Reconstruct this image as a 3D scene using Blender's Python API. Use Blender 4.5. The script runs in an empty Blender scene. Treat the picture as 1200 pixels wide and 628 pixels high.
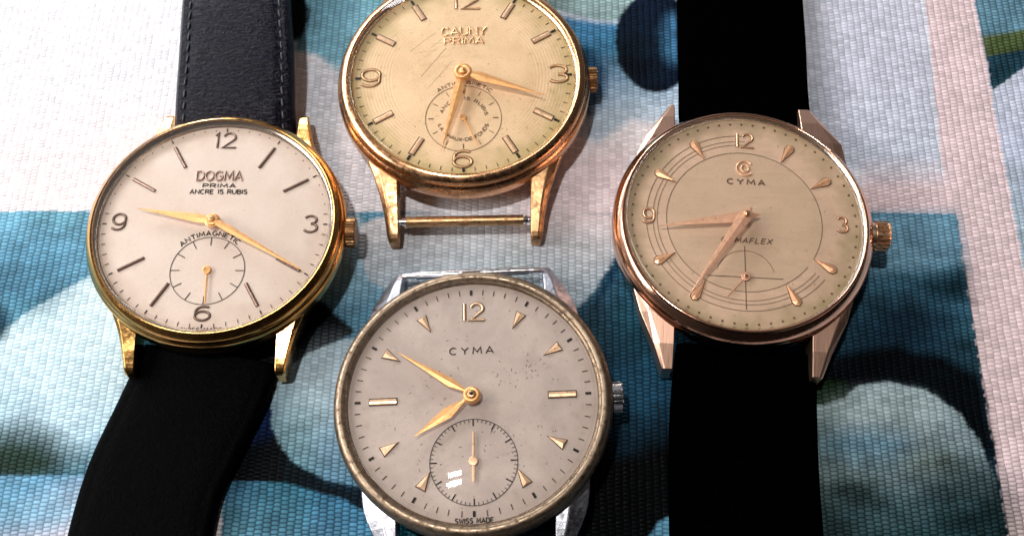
import bpy, math, random
import numpy as np
from mathutils import Vector, Matrix, Euler
random.seed(4); rng = np.random.default_rng(7)
S = 0.001                                   # all numbers below are millimetres
sc = bpy.context.scene; C = sc.collection
PI = math.pi; R = math.radians

# ------------------------------------------------------------------ camera
D, TH, FPX = 141.968, R(23.8047), 1232.04
cam_d = bpy.data.cameras.new('camera'); cam = bpy.data.objects.new('camera', cam_d); C.objects.link(cam)
cam.location = (0, -D*math.sin(TH)*S, D*math.cos(TH)*S); cam.rotation_euler = (TH, 0, 0)
cam_d.sensor_width = 36; cam_d.lens = FPX*36/1200; cam_d.clip_start = 0.005; cam_d.clip_end = 20
cam_d.dof.use_dof = True; cam_d.dof.focus_distance = 0.134; cam_d.dof.aperture_fstop = 42
sc.camera = cam
sc.render.resolution_x = 1024; sc.render.resolution_y = 535
sc.view_settings.view_transform = 'Standard'; sc.view_settings.look = 'None'
sc.view_settings.exposure = 0.2; sc.view_settings.gamma = 1
sc.render.engine = 'CYCLES'; sc.cycles.max_bounces = 8; sc.cycles.transparent_max_bounces = 12

# ------------------------------------------------------------------ world: a dim room, brighter towards the window side
w = bpy.data.worlds.new('World'); sc.world = w; w.use_nodes = True
nt = w.node_tree; bg = nt.nodes['Background']
tc = nt.nodes.new('ShaderNodeTexCoord')
dp = nt.nodes.new('ShaderNodeVectorMath'); dp.operation = 'DOT_PRODUCT'; dp.inputs[1].default_value = (-0.5, 0.8, -0.15)
nt.links.new(tc.outputs['Generated'], dp.inputs[0])
rp = nt.nodes.new('ShaderNodeValToRGB')
mr = nt.nodes.new('ShaderNodeMapRange'); mr.inputs[1].default_value = -0.9; mr.inputs[2].default_value = 0.9
nt.links.new(dp.outputs['Value'], mr.inputs[0]); nt.links.new(mr.outputs[0], rp.inputs[0])
rp.color_ramp.elements[0].position = 0.1; rp.color_ramp.elements[0].color = (0.006, 0.005, 0.005, 1)
rp.color_ramp.elements[1].position = 0.98; rp.color_ramp.elements[1].color = (0.5, 0.5, 0.52, 1)
e = rp.color_ramp.elements.new(0.74); e.color = (0.075, 0.068, 0.065, 1)
nt.links.new(rp.outputs[0], bg.inputs[0]); bg.inputs[1].default_value = 1.3

# ------------------------------------------------------------------ lamps
def area(name, loc, target, sx, sy, power, col, roll=0):
    l = bpy.data.lights.new(name, 'AREA'); l.shape = 'RECTANGLE'; l.size = sx; l.size_y = sy
    l.energy = power; l.color = col
    o = bpy.data.objects.new(name, l); C.objects.link(o); o.location = loc
    d = Vector(target)-Vector(loc); q = d.to_track_quat('-Z', 'Y')
    o.rotation_euler = (q.to_matrix() @ Matrix.Rotation(roll, 3, 'Z')).to_euler()
    return o
area('ceiling_lamp', (-0.15, -0.012, 0.78), (0, 0, 0), 0.014, 0.045, 2.9, (1.0, 0.95, 0.90), R(8))
area('window', (-0.27, 0.29, 0.165), (-0.05, 0.02, 0), 0.50, 0.07, 1.9, (0.95, 0.97, 1.0))   # a window low behind and left
area('soft_fill_left', (-0.50, -0.03, 0.30), (-0.01, 0, 0), 0.34, 0.22, 2.5, (1.0, 0.95, 0.90))  # added fill light: softens the shadows and evens out the dials

# ------------------------------------------------------------------ helpers: materials
def nmat(name):
    m = bpy.data.materials.new(name); m.use_nodes = True
    return m, m.node_tree, m.node_tree.nodes, m.node_tree.links, m.node_tree.nodes['Principled BSDF']
def coords(n, l, k=1000.0):
    t = n.new('ShaderNodeTexCoord'); v = n.new('ShaderNodeVectorMath'); v.operation = 'SCALE'; v.inputs['Scale'].default_value = k
    l.new(t.outputs['Object'], v.inputs[0]); return v.outputs[0]
def noise(n, l, co, scale, detail=4, rough=.55, dist=0):
    t = n.new('ShaderNodeTexNoise'); t.inputs['Scale'].default_value = scale; t.inputs['Detail'].default_value = detail
    t.inputs['Roughness'].default_value = rough; t.inputs['Distortion'].default_value = dist; l.new(co, t.inputs['Vector']); return t.outputs[0]
def mrange(n, l, v, a, b, c, d):
    t = n.new('ShaderNodeMapRange'); t.inputs[1].default_value = a; t.inputs[2].default_value = b; t.inputs[3].default_value = c; t.inputs[4].default_value = d
    l.new(v, t.inputs[0]); return t.outputs[0]
def mixc(n, l, f, a, b):
    t = n.new('ShaderNodeMix'); t.data_type = 'RGBA'
    if isinstance(f, (int, float)): t.inputs[0].default_value = f
    else: l.new(f, t.inputs[0])
    for s_, v in ((6, a), (7, b)):
        if isinstance(v, tuple): t.inputs[s_].default_value = (*v, 1)
        else: l.new(v, t.inputs[s_])
    return t.outputs[2]
def bump(n, l, h, strength, dist, nrm=None):
    t = n.new('ShaderNodeBump'); t.inputs['Strength'].default_value = strength; t.inputs['Distance'].default_value = dist
    l.new(h, t.inputs['Height'])
    if nrm: l.new(nrm, t.inputs['Normal'])
    return t.outputs[0]
def math_(n, l, op, a, b=None, c=None):
    t = n.new('ShaderNodeMath'); t.operation = op
    for i, v in enumerate((a, b, c)):
        if v is None: continue
        if isinstance(v, (int, float)): t.inputs[i].default_value = v
        else: l.new(v, t.inputs[i])
    return t.outputs[0]
def metal(name, col, rough=.16, dirt=(.1, .05, .02), damt=0.0, dscale=.8, bumpy=.0, bscale=2.0, fine=.02, met=1, even=False):
    m, t, n, l, p = nmat(name); co = coords(n, l)
    a = noise(n, l, co, dscale, 6, .65); f = mrange(n, l, a, .5, .72, 0, damt)
    l.new(mixc(n, l, f, col, dirt), p.inputs['Base Color']); p.inputs['Metallic'].default_value = met
    if even:                                # machined flats: hairlines along the lug only
        hl = n.new('ShaderNodeMapping'); hl.inputs['Scale'].default_value = (9, .25, 1); hl.inputs['Rotation'].default_value = (0, 0, R(12)); l.new(co, hl.inputs['Vector'])
        l.new(mrange(n, l, noise(n, l, hl.outputs[0], 1.0, 3), .3, .7, rough*.9, rough*1.15), p.inputs['Roughness']); return m
    r = math_(n, l, 'ADD', mrange(n, l, noise(n, l, co, 1.7, 5), .3, .7, rough*.7, rough*1.4), math_(n, l, 'MULTIPLY', f, .35))
    l.new(r, p.inputs['Roughness'])
    h = bump(n, l, noise(n, l, co, 9, 4, .7), .25, fine*S)
    if bumpy: h = bump(n, l, noise(n, l, co, bscale, 5, .7), 1.0, bumpy*S, h)
    l.new(h, p.inputs['Normal']); return m
def plain(name, col, rough=.5, metallic=0.0, spec=.5):
    m, t, n, l, p = nmat(name); co = coords(n, l)
    c2 = tuple(x*.72 for x in col)
    l.new(mixc(n, l, mrange(n, l, noise(n, l, co, 3, 4), .4, .7, 0, 1), col, c2), p.inputs['Base Color'])
    p.inputs['Roughness'].default_value = rough; p.inputs['Metallic'].default_value = metallic; p.inputs['Specular IOR Level'].default_value = spec
    return m
def dialmat(name, col, col2, edge, stain, samt, rough=.42, metallic=.35, grain=.03, gscale=10, conc=False, brushed=False, disc_r=0):
    m, t, n, l, p = nmat(name); co = coords(n, l)
    f1 = mrange(n, l, noise(n, l, co, .16, 3, .6, .6), .35, .65, 0, 1)
    c = mixc(n, l, f1, col, col2)
    ln = n.new('ShaderNodeVectorMath'); ln.operation = 'LENGTH'; l.new(co, ln.inputs[0])
    rr = math_(n, l, 'ADD', ln.outputs['Value'], mrange(n, l, noise(n, l, co, .22, 3), .3, .7, -1.6, 1.6))
    c = mixc(n, l, mrange(n, l, rr, 12.2, 16, 0, 1), c, edge)        # tarnish creeping in from the rim
    if disc_r:                              # the centre disc is finished darker than the chapter ring
        c = mixc(n, l, mrange(n, l, ln.outputs['Value'], disc_r-.06, disc_r+.06, .55, 0), c, tuple(q*k_ for q, k_ in zip(col, (.80, .83, .78))))
    f3 = mrange(n, l, noise(n, l, co, .9, 8, .72), .56, .74, 0, samt)
    c = mixc(n, l, f3, c, stain)
    v = n.new('ShaderNodeTexVoronoi'); v.inputs['Scale'].default_value = .55; l.new(co, v.inputs['Vector'])   # small dark specks
    vs = mrange(n, l, v.outputs['Distance'], .05, .09, min(.8, samt*1.6), 0)
    gate = mrange(n, l, noise(n, l, co, .35, 2), .44, .50, 0, 1)
    c = mixc(n, l, math_(n, l, 'MULTIPLY', vs, gate), c, stain)
    v = n.new('ShaderNodeTexVoronoi'); v.inputs['Scale'].default_value = 1.25; l.new(co, v.inputs['Vector'])
    vs = mrange(n, l, v.outputs['Distance'], .06, .10, min(.9, samt*2.0), 0)
    gate = mrange(n, l, noise(n, l, co, .5, 3), .52, .56, 0, 1)
    c = mixc(n, l, math_(n, l, 'MULTIPLY', vs, gate), c, tuple(q*.45 for q in stain))
    if brushed:                             # faint diagonal polishing streaks in the old lacquer
        sp = n.new('ShaderNodeMapping'); sp.inputs['Scale'].default_value = (.15, 1.2, 1); sp.inputs['Rotation'].default_value = (0, 0, R(16)); l.new(co, sp.inputs['Vector'])
        c = mixc(n, l, mrange(n, l, noise(n, l, sp.outputs[0], 1.0, 6, .7, .8), .45, .7, 0, .5), c, tuple(q*.72 for q in col))
    c = mixc(n, l, mrange(n, l, noise(n, l, co, 3.2, 6, .75), .45, .75, 0, .35), c, tuple(q*.66 for q in col))
    l.new(c, p.inputs['Base Color']); p.inputs['Metallic'].default_value = metallic
    l.new(mrange(n, l, noise(n, l, co, .5, 5), .3, .7, rough*.85, rough*1.2), p.inputs['Roughness'])
    h = noise(n, l, co, gscale, 3, .6)
    nn = bump(n, l, h, .6, grain*S)
    if conc:
        wv = math_(n, l, 'SINE', math_(n, l, 'MULTIPLY', ln.outputs['Value'], 14.0))
        wv = math_(n, l, 'MULTIPLY', wv, mrange(n, l, ln.outputs['Value'], 9.6, 10.2, 0, 1))
        nn = bump(n, l, wv, .5, .011*S, nn)
    if brushed:
        sp = n.new('ShaderNodeMapping'); sp.inputs['Scale'].default_value = (.12, 1.6, 1); sp.inputs['Rotation'].default_value = (0, 0, R(14)); l.new(co, sp.inputs['Vector'])
        nn = bump(n, l, noise(n, l, sp.outputs[0], 1.0, 6, .7, .5), .5, .05*S, nn)
    l.new(nn, p.inputs['Normal']); return m
def leather(name, col, rough, bstr, spec=.5, scale=(1, 1, 1)):
    m, t, n, l, p = nmat(name); co = coords(n, l)
    mp = n.new('ShaderNodeMapping'); mp.inputs['Scale'].default_value = scale; l.new(co, mp.inputs['Vector']); q = mp.outputs[0]
    wr = n.new('ShaderNodeTexNoise'); wr.inputs['Scale'].default_value = 1.3; wr.inputs['Detail'].default_value = 4; wr.inputs['Distortion'].default_value = 1.8; l.new(q, wr.inputs['Vector'])
    c = mixc(n, l, mrange(n, l, wr.outputs[0], .35, .65, 0, 1), tuple(x*.6 for x in col), tuple(x*1.4 for x in col))
    l.new(c, p.inputs['Base Color']); p.inputs['Specular IOR Level'].default_value = spec
    l.new(mrange(n, l, noise(n, l, q, 2.5, 4), .3, .7, rough*.8, rough*1.25), p.inputs['Roughness'])
    n1 = bump(n, l, wr.outputs[0], bstr, .22*S)
    n2 = bump(n, l, noise(n, l, q, 6, 4, .65), bstr*.6, .05*S, n1)
    l.new(n2, p.inputs['Normal']); return m
def glass(name):
    m, t, n, l, p = nmat(name); n.remove(p); out = n['Material Output']; co = coords(n, l)
    tr = n.new('ShaderNodeBsdfTransparent'); tr.inputs[0].default_value = (.995, .993, .988, 1)
    gl = n.new('ShaderNodeBsdfGlossy'); l.new(mrange(n, l, noise(n, l, co, .7, 6, .7), .45, .75, .008, .035), gl.inputs['Roughness'])
    l.new(bump(n, l, noise(n, l, co, .25, 3), .12, .02*S), gl.inputs['Normal'])
    ge = n.new('ShaderNodeNewGeometry'); dt = n.new('ShaderNodeVectorMath'); dt.operation = 'DOT_PRODUCT'
    l.new(ge.outputs['Normal'], dt.inputs[0]); l.new(ge.outputs['Incoming'], dt.inputs[1])
    g_ = math_(n, l, 'SUBTRACT', 1.0, math_(n, l, 'ABSOLUTE', dt.outputs['Value']))
    fac = math_(n, l, 'ADD', math_(n, l, 'MULTIPLY', math_(n, l, 'POWER', g_, 5.0), .9), .04)
    mx = n.new('ShaderNodeMixShader'); l.new(fac, mx.inputs[0]); l.new(tr.outputs[0], mx.inputs[1]); l.new(gl.outputs[0], mx.inputs[2])
    l.new(mx.outputs[0], out.inputs['Surface']); return m

GOLD = metal('polished_yellow_gold', (.82, .46, .155), .13, (.35, .14, .04), .35, .6)
GOLDW = metal('worn_rose_gold', (.76, .42, .22), .2, (.22, .10, .05), .6, .4, .008, .8, .008)
BRASS = metal('worn_gilt_brass', (.58, .34, .17), .34, (.15, .08, .045), .8, .5, .02, 1.8)
ROSE = metal('polished_rose_gold', (.86, .49, .34), .1, (.4, .18, .12), .25, .6)
DULL = metal('dull_brass', (.34, .19, .09), .42, (.12, .06, .03), .7, .9)
PALE = metal('pale_satin_gold', (.86, .62, .44), .26, (.45, .25, .16), .3, .6)
ROSES = metal('satin_rose_gold', (.80, .50, .37), .3, (.6, .34, .24), .0, .4, even=True)
STEEL = metal('polished_steel', (.72, .72, .74), .12, (.3, .3, .32), .3, .7, .02, 1.2)
CHROME = metal('scratched_chrome', (.44, .45, .50), .34, (.22, .21, .25), .7, .9, .04, 1.6)
TARN = metal('tarnished_nickel', (.30, .225, .16), .38, (.06, .035, .02), .95, 1.3, .018, 2.4)
RIM = metal('bright_inner_rim', (.75, .68, .60), .14, (.3, .22, .18), .4, .6)
RIMG = metal('gilt_inner_rim', (.78, .60, .38), .16, (.3, .2, .1), .4, .6)
HAND = metal('gilt_hand', (.88, .47, .19), .36, (.5, .24, .1), .4, 1.4, met=.55)
HANDR = metal('rose_hand', (.80, .46, .30), .34, (.42, .2, .15), .4, 1.4, met=.5)
NUMG = metal('gilt_numeral', (.66, .40, .21), .34, (.3, .16, .08), .5, 1.5, met=.6)
NUMB = metal('brown_gilt_numeral', (.34, .22, .175), .36, (.16, .09, .07), .4, 1.5, met=.6)
NUMS = metal('rose_numeral', (.82, .54, .34), .34, (.5, .27, .15), .35, 1.4, met=.5)
INK = plain('black_dial_ink', (.022, .017, .015), .6, 0, .15)
INKB = plain('brown_dial_ink', (.12, .065, .035), .5)
INKG = plain('faint_dial_ink', (.13, .085, .05), .5)
NUMC = metal('copper_numeral', (.80, .44, .25), .32, (.4, .2, .1), .35, 1.4, met=.5)
CRY = glass('acrylic_crystal')
D_DOG = dialmat('silvered_dial', (.72, .60, .525), (.67, .545, .465), (.58, .45, .37), (.42, .32, .27), .22, .5, .12)
D_CAU = dialmat('champagne_dial', (.84, .60, .37), (.73, .505, .295), (.50, .385, .17), (.36, .25, .12), .6, .48, .12, .06, 7, conc=True)
D_CYB = dialmat('greyed_silver_dial', (.49, .40, .355), (.385, .31, .275), (.35, .275, .235), (.16, .13, .11), .42, .5, .1)
D_CYR = dialmat('tan_brushed_dial', (.66, .46, .33), (.56, .385, .27), (.32, .25, .13), (.17, .12, .08), .35, .42, .15, .03, 9, brushed=True, disc_r=10.0)
L_NAVY = leather('navy_black_leather', (.0022, .0018, .008), .20, 1.3, .12, (.6, 1.5, 1))
L_BLACK = leather('matt_black_leather', (.0006, .0006, .0009), .5, .5, .015)
L_SUEDE = leather('black_suede', (.0003, .0003, .0003), .9, .3, .0)
EDGE_SHADE = plain('painted_edge_shade', (.035, .018, .012), .6)  # shadow edge painted around the applied markers and numerals
THREAD = plain('black_waxed_thread', (.006, .006, .012), .4)

# ------------------------------------------------------------------ helpers: meshes
class MB:
    def __init__(s): s.v = []; s.f = []; s.sm = []; s.mi = []; s.cur = 0
    def add(s, vs, fs, smooth=False):
        o = len(s.v); s.v += [tuple(q) for q in vs]
        for f in fs: s.f.append(tuple(i+o for i in f)); s.sm.append(smooth); s.mi.append(s.cur)
        return s
    def lathe(s, prof, n=160, smooth=True, cx=0, cy=0, axis='z'):
        """prof: (r, z) points from the inside out and down; smooth along it"""
        vs = []; fs = []
        for (r, z) in prof:
            for i in range(n):
                a = 2*PI*i/n; x, y = r*math.cos(a), r*math.sin(a)
                vs.append((cx+x, cy+y, z) if axis == 'z' else (cx+z, cy+x, y))
        m = len(prof)
        for k in range(m-1):
            for i in range(n):
                j = (i+1) % n
                fs.append((k*n+i, (k+1)*n+i, (k+1)*n+j, k*n+j))
        s.add(vs, fs, smooth)
        return s
    def box(s, c, d, rz=0):
        x, y, z = [q/2 for q in d]; ca, sa = math.cos(rz), math.sin(rz)
        vs = [(c[0]+ca*a*x-sa*b*y, c[1]+sa*a*x+ca*b*y, c[2]+k*z) for k in (-1, 1) for b in (-1, 1) for a in (-1, 1)]
        s.add(vs, [(0, 2, 3, 1), (4, 5, 7, 6), (0, 1, 5, 4), (2, 6, 7, 3), (0, 4, 6, 2), (1, 3, 7, 5)]); return s
    def ribbon(s, pts, lw, z0, z1, closed=False, ridge=0.0, taper=None):
        P = [np.array(p, float) for p in pts]; n = len(P)
        if n < 2: return s
        nor = []
        for i in range(n):
            a = P[i-1] if (i > 0 or closed) else None; b = P[(i+1) % n] if (i < n-1 or closed) else None
            ds = []
            if a is not None: d = P[i]-a; ds.append(d/(np.linalg.norm(d)+1e-9))
            if b is not None: d = b-P[i]; ds.append(d/(np.linalg.norm(d)+1e-9))
            t = sum(ds); t = t/(np.linalg.norm(t)+1e-9); nn = np.array([-t[1], t[0]])
            k = 1/max(.55, float(np.dot(nn, [-ds[0][1], ds[0][0]]))); nor.append(nn*k)
        vs = []; m = 5 if ridge else 4
        for i in range(n):
            h = lw/2*(taper[i] if taper else 1); o = nor[i]*h
            if ridge:
                vs += [(*(P[i]+o), z0), (*(P[i]+o*.8), z1), (*P[i], z1+ridge), (*(P[i]-o*.8), z1), (*(P[i]-o), z0)]
            else: vs += [(*(P[i]+o), z0), (*(P[i]+o), z1), (*(P[i]-o), z1), (*(P[i]-o), z0)]
        fs = []
        for i in range(n if closed else n-1):
            j = (i+1) % n
            for k in range(m-1): fs.append((i*m+k, i*m+k+1, j*m+k+1, j*m+k))
        if not closed:
            fs.append(tuple(range(m))); fs.append(tuple((n-1)*m+k for k in reversed(range(m))))
        s.add(vs, fs); return s
    def prism(s, poly, z0, z1, ridge=None):
        """polygon slab; ridge=(a,b,h): roof line between two points raised by h"""
        n = len(poly); ar = sum(poly[i][0]*poly[(i+1) % n][1]-poly[(i+1) % n][0]*poly[i][1] for i in range(n))
        if ar < 0: poly = poly[::-1]
        vs = [(x, y, z0) for x, y in poly]+[(x, y, z1) for x, y in poly]
        fs = [(i, (i+1) % n, n+(i+1) % n, n+i) for i in range(n)]
        if ridge:
            a, b, h = ridge; vs += [(*a, z1+h), (*b, z1+h)]
            def near(p): return 0 if (p[0]-a[0])**2+(p[1]-a[1])**2 <= (p[0]-b[0])**2+(p[1]-b[1])**2 else 1
            for i in range(n):
                j = (i+1) % n; ka, kb = near(poly[i]), near(poly[j])
                if ka == kb: fs.append((n+i, n+j, 2*n+ka))
                else: fs.append((n+i, n+j, 2*n+kb, 2*n+ka))
        else: fs.append(tuple(range(n, 2*n)))
        fs.append(tuple(reversed(range(n))))
        s.add(vs, fs); return s
    def build(s, name, mat, parent=None, bevel=0, label=None, segs=2):
        me = bpy.data.meshes.new(name)
        V = [(x*S, y*S, z*S) for x, y, z in s.v]
        me.from_pydata(V, [], s.f); me.polygons.foreach_set('use_smooth', s.sm)
        for mm in (mat if isinstance(mat, (list, tuple)) else [mat]): me.materials.append(mm)
        me.polygons.foreach_set('material_index', s.mi); me.update()
        o = bpy.data.objects.new(name, me); C.objects.link(o)
        if parent: o.parent = parent
        if bevel:
            b = o.modifiers.new('bevel', 'BEVEL'); b.width = bevel*S; b.segments = segs; b.limit_method = 'ANGLE'; b.angle_limit = R(25); b.harden_normals = False
        if label: o['label'] = label
        return o

# ------------------------------------------------------------------ a stroke alphabet (glyph = width, strokes; box height 1)
def arc(cx, cy, rx, ry, a0, a1, n=12):
    return [(cx+rx*math.cos(R(a0+(a1-a0)*i/n)), cy+ry*math.sin(R(a0+(a1-a0)*i/n))) for i in range(n+1)]
G = {
 'A': (.8, [[(0, 0), (.4, 1), (.8, 0)], [(.13, .32), (.67, .32)]]),
 'B': (.7, [[(0, 0), (0, 1), (.4, 1)]+arc(.42, .76, .22, .24, 90, -90, 8)+[(0, .52)], [(.42, .52)]+arc(.44, .26, .25, .26, 90, -90, 8)+[(0, 0)]]),
 'C': (.75, [arc(.4, .5, .4, .5, 48, 312, 18)]),
 'D': (.78, [[(0, 0), (0, 1), (.32, 1)]+arc(.34, .5, .42, .5, 90, -90, 14)+[(0, 0)]]),
 'E': (.62, [[(.62, 1), (0, 1), (0, 0), (.62, 0)], [(0, .52), (.52, .52)]]),
 'F': (.6, [[(.6, 1), (0, 1), (0, 0)], [(0, .52), (.48, .52)]]),
 'G': (.82, [arc(.42, .5, .42, .5, 50, 340, 18)+[(.82, .46), (.5, .46)]]),
 'H': (.74, [[(0, 0), (0, 1)], [(.74, 0), (.74, 1)], [(0, .5), (.74, .5)]]),
 'I': (.06, [[(.03, 0), (.03, 1)]]),
 'L': (.58, [[(0, 1), (0, 0), (.58, 0)]]),
 'M': (.92, [[(0, 0), (.08, 1), (.46, .25), (.84, 1), (.92, 0)]]),
 'N': (.76, [[(0, 0), (0, 1), (.76, 0), (.76, 1)]]),
 'O': (.84, [arc(.42, .5, .42, .5, 0, 345, 22)+[(.84, .5)]]),
 'P': (.68, [[(0, 0), (0, 1), (.4, 1)]+arc(.42, .73, .26, .27, 90, -90, 8)+[(0, .46)]]),
 'R': (.7, [[(0, 0), (0, 1), (.4, 1)]+arc(.42, .74, .26, .26, 90, -90, 8)+[(0, .48)], [(.38, .48), (.7, 0)]]),
 'S': (.66, [arc(.34, .75, .3, .25, 35, 255, 12)+arc(.33, .25, .31, .25, 80, -150, 12)]),
 'T': (.72, [[(0, 1), (.72, 1)], [(.36, 1), (.36, 0)]]),
 'U': (.74, [[(0, 1), (0, .38)]+arc(.37, .38, .37, .38, 180, 360, 12)+[(.74, 1)]]),
 'W': (1.0, [[(0, 1), (.25, 0), (.5, .8), (.75, 0), (1, 1)]]),
 'X': (.74, [[(0, 0), (.74, 1)], [(0, 1), (.74, 0)]]),
 'Y': (.76, [[(0, 1), (.38, .48), (.76, 1)], [(.38, .48), (.38, 0)]]),
 '1': (.2, [[(0, .8), (.16, 1), (.16, 0)]]),
 '5': (.62, [[(.58, 1), (.08, 1), (.04, .58)]+arc(.3, .31, .31, .31, 120, -140, 14)]),
 '-': (.3, [[(0, .45), (.3, .45)]]),
 '.': (.1, [[(0, .45), (.1, .45)]]),
 ' ': (.35, []),
}
def text(mb, s, pos, h, wx=1.0, sp=.28, lw=.09, z=.03, t=.03, width=None, arc_=None, shear=0, ridge=0, skip=()):
    """pos = centre of the baseline; arc_ = (cx, cy, radius, mid angle clockwise from 12, inward feet?)"""
    tot = sum(G[c][0] for c in s)+sp*(len(s)-1)
    if width: wx = width/(tot*h)
    x = -tot/2
    for i, c in enumerate(s):
        gw, st = G[c]
        if i not in skip:
            for pl in st:
                q = []
                for (px, py) in pl:
                    X = (x+px)*h*wx+shear*py*h; Y = py*h
                    if arc_:
                        cx, cy, r, am, bottom = arc_
                        # letters stand on the circle: bend each letter as a rigid piece about its middle
                        mid = (x+gw/2)*h*wx; a = R(am)+(mid/r if not bottom else -mid/r)
                        dx = X-mid; ux, uy = math.sin(a), math.cos(a)
                        if not bottom: q.append((cx+ux*(r+Y)+uy*dx, cy+uy*(r+Y)-ux*dx))
                        else: q.append((cx+ux*(r-Y)-uy*dx, cy+uy*(r-Y)+ux*dx))
                    else: q.append((pos[0]+X, pos[1]+Y))
                mb.ribbon(q, lw, z, z+t, ridge=ridge)
        x += gw+sp
    return mb
def num(c, cx, cy, wd, ht):                 # numeral strokes scaled to a box centred at cx, cy
    N = {
     '1': [[(.5, 0), (.5, 1)]],
     '1f': [[(.2, .82), (.62, 1), (.62, 0)]],
     '2': [arc(.48, .7, .42, .3, 165, -25, 14)+[(.05, .02), (1, .02)]],
     '3': [arc(.47, .755, .40, .245, 155, -80, 14), arc(.48, .26, .46, .265, 88, -155, 16)],
     '3a': [arc(.47, .73, .47, .27, 150, -88, 14), arc(.5, .235, .48, .24, 88, -150, 16)],
     '9': [arc(.52, .66, .43, .33, 0, 345, 20)+[(.95, .64), (.93, .42)]+arc(.45, .36, .48, .35, 0, -140, 12)],
     '6': [arc(.48, .33, .43, .32, 180, 525, 20)+[(.06, .38), (.08, .6)]+arc(.55, .64, .47, .35, 180, 55, 10)],
    }[c]
    return [[(cx+(x-.5)*wd, cy+(y-.5)*ht) for x, y in pl] for pl in N]
def pol(r, a, cx=0, cy=0): return (cx+r*math.sin(R(a)), cy+r*math.cos(R(a)))
def radial(mb, r0, r1, a, lw, z=.03, t=.03, cx=0, cy=0, ridge=0): return mb.ribbon([pol(r0, a, cx, cy), pol(r1, a, cx, cy)], lw, z, z+t, ridge=ridge)
def ring(mb, r, lw, z=.03, t=.03, cx=0, cy=0, n=120): return mb.ribbon([pol(r, 360*i/n, cx, cy) for i in range(n)], lw, z, z+t, closed=True)
def arcline(mb, r, a0, a1, lw, z=.03, t=.02, cx=0, cy=0):
    n = max(4, int((a1-a0)/4)); return mb.ribbon([pol(r, a0+(a1-a0)*i/n, cx, cy) for i in range(n+1)], lw, z, z+t)

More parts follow.
